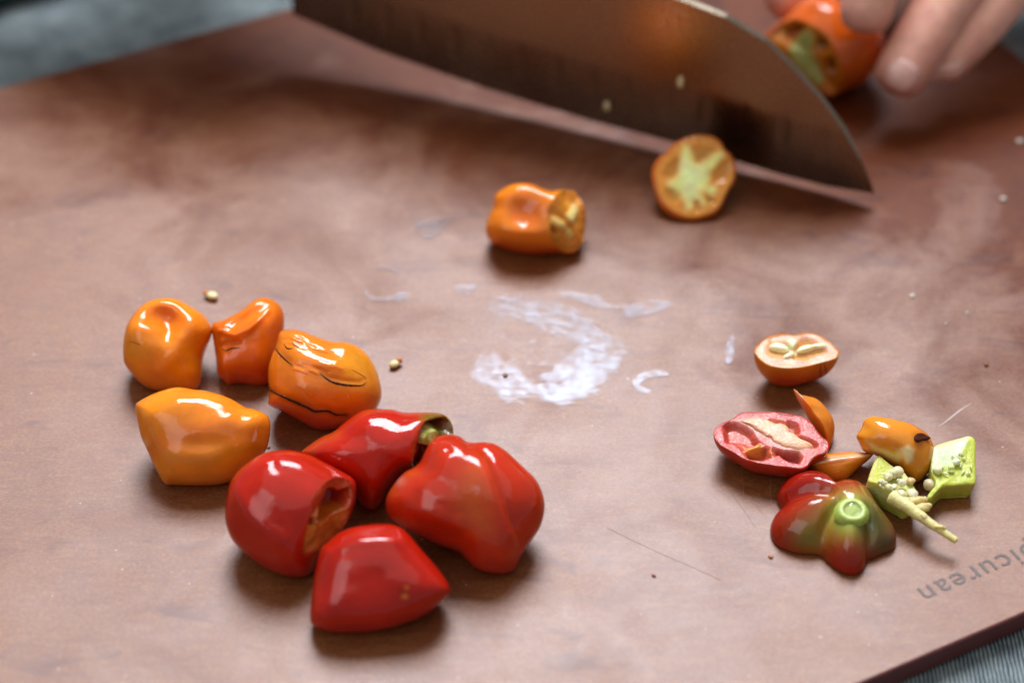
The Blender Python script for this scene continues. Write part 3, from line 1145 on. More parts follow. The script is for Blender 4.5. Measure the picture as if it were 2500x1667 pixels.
# ---- 8: front red chunk
p8 = tr('G', [(300, 400), (370, 340), (470, 250), (570, 195), (700, 152), (850, 130), (1000, 118), (1130, 125), (1250, 165),
              (1350, 250), (1450, 370), (1560, 500), (1680, 640), (1780, 775), (1840, 880), (1838, 960), (1780, 1040), (1650, 1150),
              (1480, 1260), (1300, 1330), (1100, 1390), (900, 1425), (700, 1440), (500, 1440), (350, 1420), (240, 1385), (165, 1335),
              (145, 1240), (155, 1080), (180, 880), (210, 700), (250, 530)])
s = pillow(p8, t1('G', 900, 780), view_plane(920, 1430, 0.0125), 0.0095, 0.010, 2.9, 2.1, dents=[
    ('l', tr('G', [(400, 420), (700, 330), (1000, 300), (1330, 310)]), 14, 7), ('l', tr('G', [(1330, 330), (1600, 650), (1800, 900)]), 16, 5),
    ('g', t1('G', 1000, 900), 70, 50, 0, -7), ('g', t1('G', 1150, 230), 8, 8, 0, -4), ('l', tr('G', [(230, 1000), (260, 1250), (400, 1380)]), 16, 5),
    ('g', t1('G', 1310, 960), 7, 9, 0, -3), ('l', tr('G', [(450, 250), (800, 200), (1200, 220)]), 10, -4)],
    noise_amp=0.0003, seed=25, low=6)
r_ = thing("pepper_chunk", "smooth deep red pepper chunk with squared cut left side, frontmost of the red heap", "pepper piece", at(s), G_RED)
skin_obj(s, "skin", M_skin_red, r_, (0.47, 0.012, 0.004), [('g', t1('G', 1330, 850), 3, 4, 0, (0.7, 0.2, 0.03), 1), ('g', t1('G', 1315, 955), 4, 4, 0, (0.7, 0.25, 0.03), 1)])

# ---- 9: orange chunk with seeds in its cut end
p9 = tr('H', [(380, 380), (450, 300), (600, 210), (750, 165), (900, 155), (1050, 180), (1200, 240), (1350, 285), (1500, 275),
              (1650, 280), (1740, 310), (1800, 395), (1860, 480), (1900, 560), (1925, 700), (1925, 850), (1905, 1000), (1880, 1150),
              (1800, 1270), (1700, 1340), (1580, 1350), (1450, 1335), (1300, 1350), (1100, 1365), (900, 1360), (700, 1320), (500, 1240),
              (350, 1170), (270, 1080), (230, 950), (240, 850), (280, 720), (345, 600), (362, 480)])
f9 = tr('H', [(1480, 330), (1600, 292), (1730, 315), (1800, 400), (1870, 520), (1915, 720), (1915, 900), (1870, 1120), (1780, 1270),
              (1660, 1330), (1540, 1320), (1430, 1240), (1340, 1110), (1300, 950), (1290, 780), (1310, 600), (1380, 440)])
s = pillow(p9, t1('H', 1000, 760), view_plane(1310, 550, 0.011), 0.0105, 0.0095, 2.5, 2.0, dents=[
    ('g', t1('H', 850, 690), 40, 32, 20, -30), ('l', tr('H', [(700, 200), (1000, 260), (1250, 400)]), 12, 6),
    ('g', t1('H', 800, 1060), 50, 12, 5, 7), ('g', t1('H', 520, 700), 14, 40, 10, 6), ('g', t1('H', 1300, 1250), 14, 20, 0, -5)],
    noise_amp=0.0004, seed=31, low=5)
r_ = thing("pepper_chunk", "orange pepper chunk with dented side and pale ribs in its cut end, alone mid board", "pepper piece", at(s))
face_sheet("flesh", s, f9, t1('H', 1610, 820), (0.66, 0.20, 0.02), [
    (tr('H', [(1360, 640), (1450, 500), (1600, 420), (1740, 440), (1800, 600), (1820, 800), (1790, 1000), (1700, 1160), (1580, 1200), (1440, 1120), (1360, 960)]),
     -3, 12, (0.74, 0.27, 0.025)),
    (tr('H', [(1330, 760), (1400, 750), (1540, 840), (1600, 930), (1540, 980), (1450, 930), (1370, 860)]), 5, 7, (0.80, 0.58, 0.20)),
    (tr('H', [(1700, 540), (1770, 560), (1770, 680), (1700, 860), (1620, 800), (1600, 720), (1660, 640)]), 5, 7, (0.82, 0.66, 0.25)),
    (tr('H', [(1580, 970), (1660, 960), (1700, 1060), (1650, 1120), (1570, 1070)]), 5, 7, (0.80, 0.55, 0.16)),
    (tr('H', [(1360, 900), (1430, 930), (1480, 1000), (1400, 1030), (1350, 970)]), -12, 6, (0.50, 0.15, 0.01))],
    M_flesh_wet, r_, rough_amp=0.0001, bulge=0.0012)
sink(s, f9, 0.009)
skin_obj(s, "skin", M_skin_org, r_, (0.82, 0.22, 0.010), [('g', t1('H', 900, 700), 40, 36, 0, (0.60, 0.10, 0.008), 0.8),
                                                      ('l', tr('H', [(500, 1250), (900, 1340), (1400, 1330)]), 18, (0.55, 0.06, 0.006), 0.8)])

# ---- 10: round slice leaning before the blade
p10 = tr('I', [(850, 110), (1000, 105), (1150, 130), (1270, 210), (1335, 330), (1430, 420), (1490, 560), (1502, 720), (1470, 850),
               (1400, 960), (1340, 1080), (1280, 1220), (1180, 1330), (1000, 1400), (850, 1430), (700, 1420), (560, 1370), (420, 1280),
               (320, 1160), (260, 1020), (220, 850), (200, 720), (230, 580), (310, 460), (420, 380), (520, 260), (650, 180)])
s = pillow(p10, t1('I', 850, 770), view_plane(1695, 440, 0.010, 48), 0.0016, 0.009, 9, 2.0, noise_amp=0.0002, seed=33, low=6)
r_ = thing("pepper_slice", "round orange pepper slice with a pale green star core, before the blade", "pepper piece", at(s))
f10 = t1('I', 850, 770) + (p10 - t1('I', 850, 770)) * 0.915
star = tr('I', [(680, 300), (760, 290), (800, 400), (860, 570), (900, 590), (1000, 530), (1150, 430), (1250, 390), (1300, 420), (1260, 490),
                (1170, 600), (1080, 720), (1090, 800), (1050, 890), (1180, 920), (1190, 990), (1110, 1060), (1010, 985), (950, 1000),
                (1020, 1180), (1000, 1220), (930, 1130), (830, 1120), (820, 1240), (730, 1270), (690, 1130), (650, 1060), (560, 980),
                (440, 900), (430, 850), (540, 810), (600, 740), (640, 560), (650, 400)])
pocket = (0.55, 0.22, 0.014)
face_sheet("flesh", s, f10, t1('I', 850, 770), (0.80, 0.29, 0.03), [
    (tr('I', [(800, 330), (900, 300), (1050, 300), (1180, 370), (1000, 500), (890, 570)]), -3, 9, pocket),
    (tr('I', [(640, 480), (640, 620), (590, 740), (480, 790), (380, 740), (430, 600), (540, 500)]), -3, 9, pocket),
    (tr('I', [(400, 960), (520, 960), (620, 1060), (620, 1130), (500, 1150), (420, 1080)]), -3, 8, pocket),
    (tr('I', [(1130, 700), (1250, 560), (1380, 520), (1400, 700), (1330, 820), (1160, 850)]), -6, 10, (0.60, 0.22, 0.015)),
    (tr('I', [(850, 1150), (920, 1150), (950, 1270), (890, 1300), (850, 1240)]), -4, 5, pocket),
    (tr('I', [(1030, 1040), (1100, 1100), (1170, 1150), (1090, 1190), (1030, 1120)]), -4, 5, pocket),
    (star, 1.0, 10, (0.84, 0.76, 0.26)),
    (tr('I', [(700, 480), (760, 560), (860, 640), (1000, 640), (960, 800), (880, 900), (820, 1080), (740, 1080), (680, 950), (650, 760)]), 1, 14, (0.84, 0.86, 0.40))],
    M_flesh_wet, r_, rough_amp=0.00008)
sink(s, f10, 0.004)
skin_obj(s, "skin", M_skin_org, r_, (0.62, 0.13, 0.010))

# ---- 11: orange pepper held in the fingers
p11 = tr('N', [(300, 280), (400, 180), (480, 110), (560, 30), (650, -25), (760, -45), (860, -20), (940, 60), (1050, 140), (1170, 200),
               (1260, 290), (1260, 400), (1200, 520), (1130, 620), (1060, 670), (980, 700), (880, 750), (820, 775), (740, 740),
               (600, 640), (440, 500), (330, 380)])
s = pillow(p11, t1('N', 800, 360), view_plane(2020, 105, 0.016), 0.014, 0.013, 2.4, 2.0, dents=[('l', tr('N', [(640, 60), (900, 200), (1050, 400)]), 14, 3)],
           noise_amp=0.0003, seed=41, low=5)
r_ = thing("pepper_chunk", "orange pepper end held under the fingertips behind the knife tip", "pepper piece", at(s))
f11 = tr('N', [(315, 275), (400, 195), (520, 150), (640, 195), (740, 250), (820, 350), (880, 480), (905, 600), (890, 710), (830, 760), (740, 735),
               (600, 635), (440, 495), (335, 375)])
face_sheet("flesh", s, f11, t1('N', 620, 430), (0.66, 0.20, 0.012), [
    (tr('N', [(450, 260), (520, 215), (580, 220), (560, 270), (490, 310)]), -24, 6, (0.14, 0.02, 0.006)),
    (tr('N', [(690, 320), (750, 310), (780, 370), (740, 410), (700, 380)]), -14, 6, (0.33, 0.10, 0.008)),
    (tr('N', [(770, 480), (820, 460), (850, 540), (820, 590), (780, 560)]), -14, 6, (0.36, 0.10, 0.008)),
    (tr('N', [(560, 270), (640, 240), (680, 300), (660, 400), (720, 520), (760, 640), (720, 690), (600, 600), (500, 480), (480, 400)]), 4, 9, (0.50, 0.48, 0.15))],
    M_flesh_wet, r_)
sink(s, f11, 0.006)
skin_obj(s, "skin", M_skin_org, r_, (0.60, 0.10, 0.008))

# ---- 12: orange half lying cut side up
rim12 = tr('J', [(330, 640), (345, 540), (450, 430), (600, 335), (700, 302), (850, 278), (1000, 290), (1080, 298), (1200, 276), (1350, 262), (1500, 285),
                 (1650, 350), (1780, 430), (1870, 515), (1950, 590), (1958, 660), (1920, 740), (1800, 790), (1600, 840), (1400, 895), (1200, 932),
                 (950, 946), (750, 924), (600, 884), (500, 826), (400, 745)])
H12 = 0.0098
pl12 = (W(1945, 852, H12), np.array([0.04, -0.05, 1.0]) / np.linalg.norm([0.04, -0.05, 1.0]))
s = pillow(rim12, t1('J', 1120, 610), pl12, 0.0004, 0.0104, 10, 2, 2.1, 2.0, settle=False, noise_amp=0.0002, seed=51, low=8)
r_ = thing("pepper_half", "orange pepper half lying cut side up with four pale seeds, behind the trimmings", "pepper piece", at(s))
c12 = t1('J', 1120, 610)
f12 = c12 + (rim12 - c12) * 0.965
sh, nf, cc = face_sheet("flesh", s, f12, c12, (0.74, 0.36, 0.22), [
    (tr('J', [(650, 410), (760, 430), (930, 470), (1000, 560), (960, 660), (880, 700), (700, 690), (610, 640), (600, 560), (640, 480), (640, 430)]), -8, 10, (0.74, 0.34, 0.08)),
    (tr('J', [(1120, 470), (1250, 380), (1350, 375), (1500, 430), (1560, 465), (1400, 520), (1200, 560), (1110, 590)]), -11, 8, (0.68, 0.27, 0.025)),
    (tr('J', [(1090, 640), (1300, 600), (1690, 560), (1700, 600), (1600, 640), (1400, 690), (1340, 745), (1220, 740), (1090, 730)]), -11, 8, (0.70, 0.32, 0.03)),
    (tr('J', [(930, 500), (1000, 470), (1120, 520), (1100, 620), (1000, 640)]), -6, 10, (0.78, 0.55, 0.30))],
    M_flesh, r_, rough_amp=0.00022)
sink(s, f12, 0.004)
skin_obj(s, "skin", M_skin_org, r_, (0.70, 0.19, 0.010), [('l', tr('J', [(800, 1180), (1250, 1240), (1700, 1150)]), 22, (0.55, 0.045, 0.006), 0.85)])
for k_, pp in enumerate([[(600, 560), (650, 490), (760, 480), (900, 520), (990, 580), (970, 640), (850, 635), (700, 605)],
                         [(930, 470), (970, 420), (1120, 420), (1150, 460), (1120, 530), (1060, 590), (1000, 540)],
                         [(1140, 610), (1200, 555), (1400, 530), (1650, 485), (1715, 500), (1690, 560), (1500, 590), (1300, 640), (1130, 650)],
                         [(865, 745), (980, 685), (1080, 665), (1080, 720), (1000, 775), (890, 790)]]):
    pg = tr('J', pp)
    q = pillow(pg, pg.mean(0), (cc - nf * 0.0006, nf), 0.0013, 0.0012, 3.2, 2, settle=False, n=40, m=10, ground=False)
    skin_obj(q, "seed", M_seed, r_, (0.86, 0.78, 0.50))
scar("scar", s, tr('J', [(1600, 850), (1592, 1000), (1620, 1140)]), 0.0002, r_)
scar("scar", s, tr('J', [(1660, 840), (1700, 990), (1690, 1120)]), 0.0002, r_)

# ---- 13: red half lying cut side up
rim13 = tr('K', [(145, 800), (170, 700), (260, 620), (400, 560), (490, 508), (560, 452), (680, 427), (900, 423), (1100, 425), (1300, 450),
                 (1500, 490), (1620, 530), (1720, 620), (1800, 740), (1900, 850), (1955, 890), (1985, 960), (1970, 1040), (1920, 1090),
                 (1840, 1112), (1760, 1152), (1700, 1205), (1640, 1290), (1560, 1325), (1450, 1330), (1300, 1310), (1100, 1285), (900, 1255),
                 (720, 1210), (600, 1165), (480, 1085), (350, 1015), (250, 955), (180, 885)])
H13 = 0.0085
pl13 = (W(1880, 1072, H13), np.array([-0.02, -0.10, 1.0]) / np.linalg.norm([-0.02, -0.10, 1.0]))
s = pillow(rim13, t1('K', 1040, 860), pl13, 0.0003, 0.0088, 10, 2, 2.2, 2.0, settle=False, noise_amp=0.0002, seed=55, low=8)
r_ = thing("pepper_half", "red pepper half lying cut side up with a pale core and hollow cells", "pepper piece", at(s))
c13 = t1('K', 1040, 860)
f13 = c13 + (rim13 - c13) * 0.975
wetred = (0.52, 0.055, 0.020)
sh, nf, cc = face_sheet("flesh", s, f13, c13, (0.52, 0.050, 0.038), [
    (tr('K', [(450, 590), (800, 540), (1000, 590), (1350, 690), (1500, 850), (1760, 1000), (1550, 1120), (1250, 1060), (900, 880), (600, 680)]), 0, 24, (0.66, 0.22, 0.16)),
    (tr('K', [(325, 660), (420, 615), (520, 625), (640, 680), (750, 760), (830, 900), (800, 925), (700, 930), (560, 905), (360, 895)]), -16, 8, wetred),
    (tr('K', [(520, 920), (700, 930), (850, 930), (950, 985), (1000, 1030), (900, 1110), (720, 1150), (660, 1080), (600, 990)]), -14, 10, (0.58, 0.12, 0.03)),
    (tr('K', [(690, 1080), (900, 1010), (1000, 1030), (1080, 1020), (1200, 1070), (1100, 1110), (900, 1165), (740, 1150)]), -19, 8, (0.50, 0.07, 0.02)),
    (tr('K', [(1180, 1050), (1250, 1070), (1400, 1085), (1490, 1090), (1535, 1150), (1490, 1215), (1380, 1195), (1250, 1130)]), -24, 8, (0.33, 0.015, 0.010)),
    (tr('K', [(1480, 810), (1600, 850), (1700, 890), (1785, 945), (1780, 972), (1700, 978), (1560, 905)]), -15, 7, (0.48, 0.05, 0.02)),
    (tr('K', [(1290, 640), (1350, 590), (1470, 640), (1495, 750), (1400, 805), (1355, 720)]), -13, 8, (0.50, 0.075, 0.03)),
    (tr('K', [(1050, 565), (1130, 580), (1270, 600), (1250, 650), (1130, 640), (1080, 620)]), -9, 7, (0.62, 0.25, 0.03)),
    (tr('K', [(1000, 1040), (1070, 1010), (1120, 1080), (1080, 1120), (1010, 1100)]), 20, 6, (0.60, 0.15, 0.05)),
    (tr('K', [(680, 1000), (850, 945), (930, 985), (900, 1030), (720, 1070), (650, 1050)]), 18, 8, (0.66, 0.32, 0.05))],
    M_flesh, r_, rough_amp=0.00014, m=54)
sink(s, f13, 0.006)
skin_obj(s, "skin", M_skin_red, r_, (0.50, 0.030, 0.010))
core = tr('K', [(510, 605), (700, 562), (840, 552), (980, 590), (1080, 628), (1130, 655), (1220, 648), (1330, 700), (1365, 770), (1375, 815),
                (1450, 828), (1530, 890), (1620, 960), (1740, 1000), (1700, 1060), (1540, 1105), (1400, 1080), (1280, 1060), (1200, 1015),
                (1100, 980), (1050, 900), (960, 880), (880, 815), (760, 745), (640, 665)])
q = pillow(core, t1('K', 1100, 810), (cc - nf * 0.0012, nf), 0.0018, 0.0030, 7, 2, 3, 2, settle=False, n=150, m=24, ground=False, low=10,
           noise_amp=0.0001)
cp = proj(q.V)
low_side = np.clip((cp[:, 1] - np.interp(cp[:, 0], tr('K', [(510, 0), (900, 0), (1200, 0), (1700, 0)])[:, 0],
                                          [t1('K', 0, 640)[1], t1('K', 0, 800)[1], t1('K', 0, 970)[1], t1('K', 0, 1090)[1]]) + 6) / 14, 0, 1)
colq = np.tile(np.array((0.78, 0.38, 0.22)), (len(cp), 1)) * (1 - low_side[:, None]) + np.array((0.70, 0.36, 0.07))[None] * low_side[:, None]
mesh_obj("placenta", q.V, q.F, M_flesh, r_, colq)

# ---- 14, 15: slivers
p14 = tr('K', [(1465, 70), (1560, 150), (1680, 180), (1800, 210), (1900, 280), (2000, 390), (2070, 500), (2110, 600), (2120, 720), (2095, 880),
               (2055, 1000), (2020, 1060), (1990, 1060), (1960, 960), (1880, 850), (1800, 730), (1720, 600), (1650, 470), (1580, 330), (1520, 230), (1482, 130)])
s = pillow(p14, t1('K', 1900, 620), view_plane(2000, 1030, 0.007), 0.0042, 0.0042, 2.2, 2, dents=[
    ('l', tr('K', [(1560, 220), (1800, 470), (2000, 900)]), 9, 4), ('g', t1('K', 1780, 430), 18, 8, 20, -6)], low=6, n=110, m=26)
r_ = thing("pepper_sliver", "curved orange pepper sliver with a sharp tip, standing behind the red half", "pepper piece", at(s))
skin_obj(s, "skin", M_skin_org, r_, (0.68, 0.20, 0.015), [('g', t1('K', 1500, 150), 8, 14, -20, (0.75, 0.42, 0.22), 0.8), ('g', t1('K', 2050, 900), 16, 30, 0, ORANGE_D, 0.6)])

p15 = tr('Q', [(798, 690), (850, 640), (950, 612), (1050, 600), (1150, 598), (1230, 603), (1285, 612), (1240, 665), (1180, 712), (1130, 760),
               (1080, 800), (1000, 818), (930, 805), (880, 770), (830, 722)])
s = pillow(p15, t1('Q', 1020, 705), view_plane(2055, 1140, 0.006), 0.0046, 0.0040, 2.3, 2, dents=[('l', tr('Q', [(840, 685), (1000, 655), (1200, 625)]), 6, 5)], low=6, n=110, m=26)
r_ = thing("pepper_sliver", "boat shaped orange pepper sliver with a pale cut edge, between red half and red top", "pepper piece", at(s))
skin_obj(s, "skin", M_skin_org, r_, (0.70, 0.22, 0.012), [('p', tr('Q', [(800, 690), (850, 645), (950, 616), (1150, 602), (1280, 612), (1180, 630), (1020, 655), (900, 668)]), 3, (0.75, 0.38, 0.20), 1)])

# ---- 16: translucent end with a dark hole
p16 = tr('Q', [(1145, 480), (1180, 420), (1200, 370), (1250, 340), (1330, 343), (1430, 362), (1530, 390), (1600, 430), (1660, 480), (1692, 560),
               (1697, 640), (1680, 705), (1640, 755), (1585, 805), (1530, 795), (1480, 750), (1450, 705), (1400, 685), (1330, 645), (1280, 618),
               (1230, 602), (1190, 582), (1165, 530)])
s = pillow(p16, t1('Q', 1430, 560), view_plane(2190, 1085, 0.0085), 0.0065, 0.006, 2.4, 2, dents=[
    ('g', t1('Q', 1360, 590), 36, 12, 25, -10), ('l', tr('Q', [(1560, 430), (1640, 560), (1620, 720)]), 12, 5),
    ('g', t1('Q', 1480, 600), 12, 18, 20, 4), ('g', t1('Q', 1600, 487), 12, 7, 5, -4), ('g', t1('Q', 1500, 740), 14, 14, 0, -4)], low=6,
    noise_amp=0.0002, seed=61, pen=0.0008)
r_ = thing("pepper_end", "translucent orange pepper end with a dark brown hole, leaning between the green scraps", "pepper piece", at(s))
skin_obj(s, "skin", M_skin_org, r_, (0.72, 0.24, 0.016), [
    ('p', tr('Q', [(1200, 505), (1290, 560), (1400, 600), (1440, 570), (1450, 560), (1470, 610), (1440, 660), (1380, 640), (1260, 590)]), 8, (0.80, 0.55, 0.22), 0.8),
    ('p', tr('Q', [(1450, 570), (1500, 540), (1545, 575), (1530, 650), (1490, 670)]), 6, (0.82, 0.66, 0.36), 0.9),
    ('g', t1('Q', 1600, 480), 22, 16, 20, (0.55, 0.13, 0.01), 0.7)])
c16, n16 = on_surface(s, tr('Q', [(1600, 487)]))
hp = tr('Q', [(1545, 480), (1565, 460), (1600, 458), (1640, 478), (1660, 492), (1640, 505), (1600, 510), (1575, 520), (1550, 505)])
q = pillow(hp, hp.mean(0), (c16[0] + n16[0] * 0.0001, n16[0]), 0.0006, 0.0008, 3, 2, settle=False, n=40, m=10, ground=False,
           dents=[('g', t1('Q', 1595, 485), 9, 5, 10, -3)])
o = skin_obj(q, "hole", M_scar, r_, (0.03, 0.01, 0.004))

# ---- 17: green pith scrap with seeds and a thin tail
g_top = tr('L', [(455, 585), (520, 630), (600, 690), (720, 750), (800, 850), (860, 950), (885, 1050), (800, 1100), (700, 1040), (600, 985),
                 (520, 945), (440, 885), (345, 855), (355, 790), (380, 720), (410, 650)])
gp = (W(2170, 1185, 0.0065), np.array([0.10, -0.05, 1.0]) / np.linalg.norm([0.10, -0.05, 1.0]))
s = pillow(g_top, t1('L', 590, 860), gp, 0.0008, 0.0066, 8, 2, 14, 2, settle=False, low=12, n=130, m=26, noise_amp=0.00025, seed=71,
           dents=[('g', t1('L', 640, 850), 40, 34, 30, -9)])
r_ = thing("pith_scrap", "yellow green pepper core scrap with clustered seeds and a long thin tail", "pepper core", at(s), "green pepper core scraps")
skin_obj(s, "pith", M_pith, r_, (0.58, 0.60, 0.075), [('g', t1('L', 680, 870), 34, 34, 0, (0.58, 0.52, 0.20), 0.8),
                                                  ('l', tr('L', [(345, 900), (500, 990), (700, 1090)]), 7, (0.72, 0.74, 0.40), 0.9),
                                                  ('l', tr('L', [(460, 590), (350, 850)]), 5, (0.45, 0.32, 0.10), 0.6)])
tail_px = [(600, 1010, 6.2), (720, 1085, 6.2), (850, 1180, 6.0), (1000, 1290, 5.6), (1150, 1390, 5.0), (1282, 1478, 4.2)]
tube("tail", [W(*t1('L', a, b), h * MM) for a, b, h in tail_px], [0.0019, 0.0016, 0.00135, 0.0011, 0.0009, 0.0008], M_pith, r_, 12,
     (0.74, 0.62, 0.27), 3, 0.05)
for k_, (a, b, c_, d, rr) in enumerate([(770, 1085, 960, 1040, 0.0009), (830, 1150, 1005, 1105, 0.0008), (860, 1150, 980, 1140, 0.0008),
                                        (900, 1200, 985, 1270, 0.0006), (1060, 1330, 1170, 1345, 0.0004), (760, 1060, 900, 1050, 0.0008)]):
    tube("strand", [W(*t1('L', a, b), 6.2 * MM), W(*t1('L', (a + c_) / 2, (b + d) / 2 - 8), 6.6 * MM), W(*t1('L', c_, d), 5.8 * MM)],
         [rr, rr * 1.1, rr * 0.8], M_pith, r_, 8, (0.70, 0.52, 0.22), k_, 0.06)
for k_, (a, b, ra, h, mt, cl_) in enumerate([
        (600, 770, 60, 7.6, M_clear, (0.70, 0.62, 0.36)), (660, 745, 62, 7.8, M_clear, (0.72, 0.60, 0.36)), (560, 800, 48, 7.8, M_seed, (0.74, 0.64, 0.36)),
        (708, 862, 48, 7.8, M_seed, (0.82, 0.72, 0.50)), (820, 982, 56, 7.0, M_seed, (0.82, 0.72, 0.50)), (705, 985, 56, 7.2, M_clear, (0.72, 0.62, 0.34)),
        (800, 845, 46, 7.0, M_clear, (0.66, 0.48, 0.26)), (560, 905, 42, 7.4, M_seed, (0.74, 0.68, 0.40)), (620, 905, 36, 7.6, M_seed, (0.78, 0.70, 0.42)),
        (480, 850, 34, 7.4, M_seed, (0.72, 0.66, 0.36)), (760, 1050, 40, 6.8, M_clear, (0.74, 0.62, 0.30))]):
    rm = ra / 4.355 * 0.0001
    blob("seed", W(*t1('L', a, b), h * MM), (rm, rm * 0.95, rm * 0.8), mt, cl_, r_, k_, 0.22)
rr2 = random.Random(3)
for k_ in range(10):
    a, b = rr2.uniform(470, 660), rr2.uniform(770, 930)
    p_ = W(*t1('L', a, b), 8.0 * MM)
    q_ = p_ + np.array([rr2.uniform(-1.6, 1.6), rr2.uniform(-0.8, 0.8), rr2.uniform(-0.2, 0.5)]) * MM
    tube("strand", [p_, (p_ + q_) / 2 + Z * 0.0003, q_], [0.00018, 0.0003, 0.00015], M_clear, r_, 6, (0.80, 0.74, 0.50), k_)

# ---- 18: green pith wedge
w_top = tr('L', [(1040, 500), (1100, 462), (1200, 428), (1320, 395), (1420, 370), (1485, 420), (1487, 560), (1487, 720), (1482, 870), (1380, 885),
                 (1260, 895), (1150, 905), (1080, 960), (1010, 1030), (975, 1030), (985, 990), (1040, 930), (1060, 860), (1020, 760), (1020, 620)])
wp = (W(2335, 1140, 0.0062), np.array([0.05, -0.16, 1.0]) / np.linalg.norm([0.05, -0.16, 1.0]))
s = pillow(w_top, t1('L', 1260, 700), wp, 0.0006, 0.0064, 10, 2, 16, 2, settle=False, low=14, n=140, m=26, noise_amp=0.0002, seed=75,
           dents=[('g', t1('L', 1200, 740), 20, 24, 20, -7), ('l', tr('L', [(1420, 380), (1330, 560), (1280, 760), (1140, 890)]), 8, 3)])
r_ = thing("pith_scrap", "lime green pepper core wedge with a white top, right of the translucent orange end", "pepper core", at(s), "green pepper core scraps")
skin_obj(s, "pith", M_pith, r_, (0.50, 0.52, 0.055), [
    ('p', tr('L', [(1040, 500), (1420, 372), (1385, 450), (1330, 560), (1290, 640), (1180, 690), (1020, 720)]), 10, (0.70, 0.76, 0.50), 0.95),
    ('l', tr('L', [(1480, 890), (1150, 920), (980, 1040)]), 6, (0.52, 0.46, 0.13), 0.6)])
for k_, (a, b, ra, h, mt, cl_) in enumerate([(1010, 885, 75, 4.0, M_seed, (0.66, 0.50, 0.32)), (1085, 730, 52, 7.0, M_clear, (0.70, 0.68, 0.40)),
                                             (1230, 700, 34, 7.4, M_clear, (0.62, 0.66, 0.26)), (1285, 640, 40, 7.6, M_seed, (0.78, 0.80, 0.60))]):
    rm = ra / 4.355 * 0.0001
    blob("seed", W(*t1('L', a, b), h * MM), (rm, rm * 0.95, rm * 0.85), mt, cl_, r_, k_ + 20, 0.2)
for k_ in range(16):
    a, b = rr2.uniform(1120, 1440), rr2.uniform(570, 800)
    p_ = on_surface(s, tr('L', [(a, b)]))[0][0] + Z * 0.0002
    q_ = p_ + np.array([rr2.uniform(-1.2, 1.2), rr2.uniform(-1.2, 1.2), rr2.uniform(0, 0.4)]) * MM
    tube("strand", [p_, (p_ + q_) / 2 + Z * 0.00025, q_], [0.00018, 0.00028, 0.00015], M_clear, r_, 6, (0.76, 0.70, 0.46), k_)

# ---- 19: star shaped red top with the green stem ring
p19 = tr('M', [(320, 480), (318, 390), (380, 290), (480, 215), (620, 175), (760, 190), (880, 250), (1000, 320), (1120, 330), (1300, 335),
               (1480, 380), (1600, 480), (1680, 620), (1770, 750), (1870, 850), (1935, 950), (1940, 1060), (1880, 1140), (1750, 1192), (1650, 1240),
               (1560, 1275), (1530, 1340), (1480, 1420), (1400, 1470), (1300, 1472), (1180, 1432), (1080, 1362), (980, 1272), (900, 1205),
               (780, 1192), (600, 1182), (450, 1135), (330, 1080), (250, 985), (220, 880), (240, 780), (310, 700), (410, 630), (370, 560)])
s = pillow(p19, t1('M', 1180, 760), (np.array([0, 0, 0.0004]), Z), 0.0095, 0.0, 2.1, 2.0, 2, 2, settle=False, low=7, n=200, m=46, noise_amp=0.0001, seed=81,
           dents=[('l', tr('M', [(380, 610), (700, 640), (1000, 700)]), 14, -22), ('l', tr('M', [(880, 1230), (960, 1050), (1080, 900)]), 14, -22),
                  ('l', tr('M', [(1570, 1270), (1560, 1100), (1480, 950)]), 12, -20), ('l', tr('M', [(1050, 330), (1100, 480)]), 12, -12),
                  ('l', tr('M', [(560, 430), (800, 540)]), 22, 8), ('l', tr('M', [(420, 930), (800, 860)]), 24, 7), ('l', tr('M', [(1300, 1320), (1320, 1000)]), 24, 7),
                  ('g', t1('M', 1330, 800), 34, 30, 0, 12), ('g', t1('M', 1780, 1000), 30, 30, 0, -16)])
r_ = thing("cut_pepper", "glossy red pepper top spread like a star with a green stem ring in its middle", "pepper piece", at(s))
skin_obj(s, "skin", M_skin_red, r_, (0.33, 0.010, 0.004), [
    ('g', t1('M', 760, 960), 34, 34, 20, OLIVE, 0.85), ('g', t1('M', 1300, 690), 46, 36, 0, (0.30, 0.27, 0.03), 1.0),
    ('g', t1('M', 1360, 610), 32, 28, 0, (0.52, 0.58, 0.12), 1.3), ('g', t1('M', 1800, 1020), 34, 42, 0, (0.11, 0.065, 0.028), 1.0),
    ('g', t1('M', 1640, 760), 30, 44, 10, (0.085, 0.075, 0.012), 1.0)])
top, tn = on_surface(s, tr('M', [(1350, 590)]))
ctr = top[0] + Z * 0.0003
ring_pts = []
V, F = [], []
kk = 48
prof = [(4.0, -1.5), (3.5, -0.5), (3.05, -0.05), (2.6, 0.15), (2.25, 0.12), (2.0, -0.04), (1.85, -0.25), (1.2, -0.24), (0.35, -0.12)]
axn = np.array([0.05, -0.22, 1.0])
axn /= np.linalg.norm(axn)
ax1 = np.cross(axn, np.array([0, 1, 0]))
ax1 /= np.linalg.norm(ax1)
ax2 = np.cross(axn, ax1)
cols = []
for a, b in prof:
    for i in range(kk):
        t = 2 * math.pi * i / kk
        rr = a * (1 + 0.035 * math.sin(2 * t + 1) + 0.02 * math.sin(3 * t))
        V.append(ctr + (ax1 * math.cos(t) + ax2 * math.sin(t)) * rr * 1.0 * MM + axn * (b + 0.05 * math.sin(2 * t)) * MM)
        cols.append((0.58, 0.66, 0.27) if a > 2.0 and b > 0 else ((0.36, 0.44, 0.07) if a > 2.9 else (0.38, 0.45, 0.10)))
for j in range(len(prof) - 1):
    for i in range(kk):
        F.append((j * kk + i, j * kk + (i + 1) % kk, (j + 1) * kk + (i + 1) % kk, (j + 1) * kk + i))
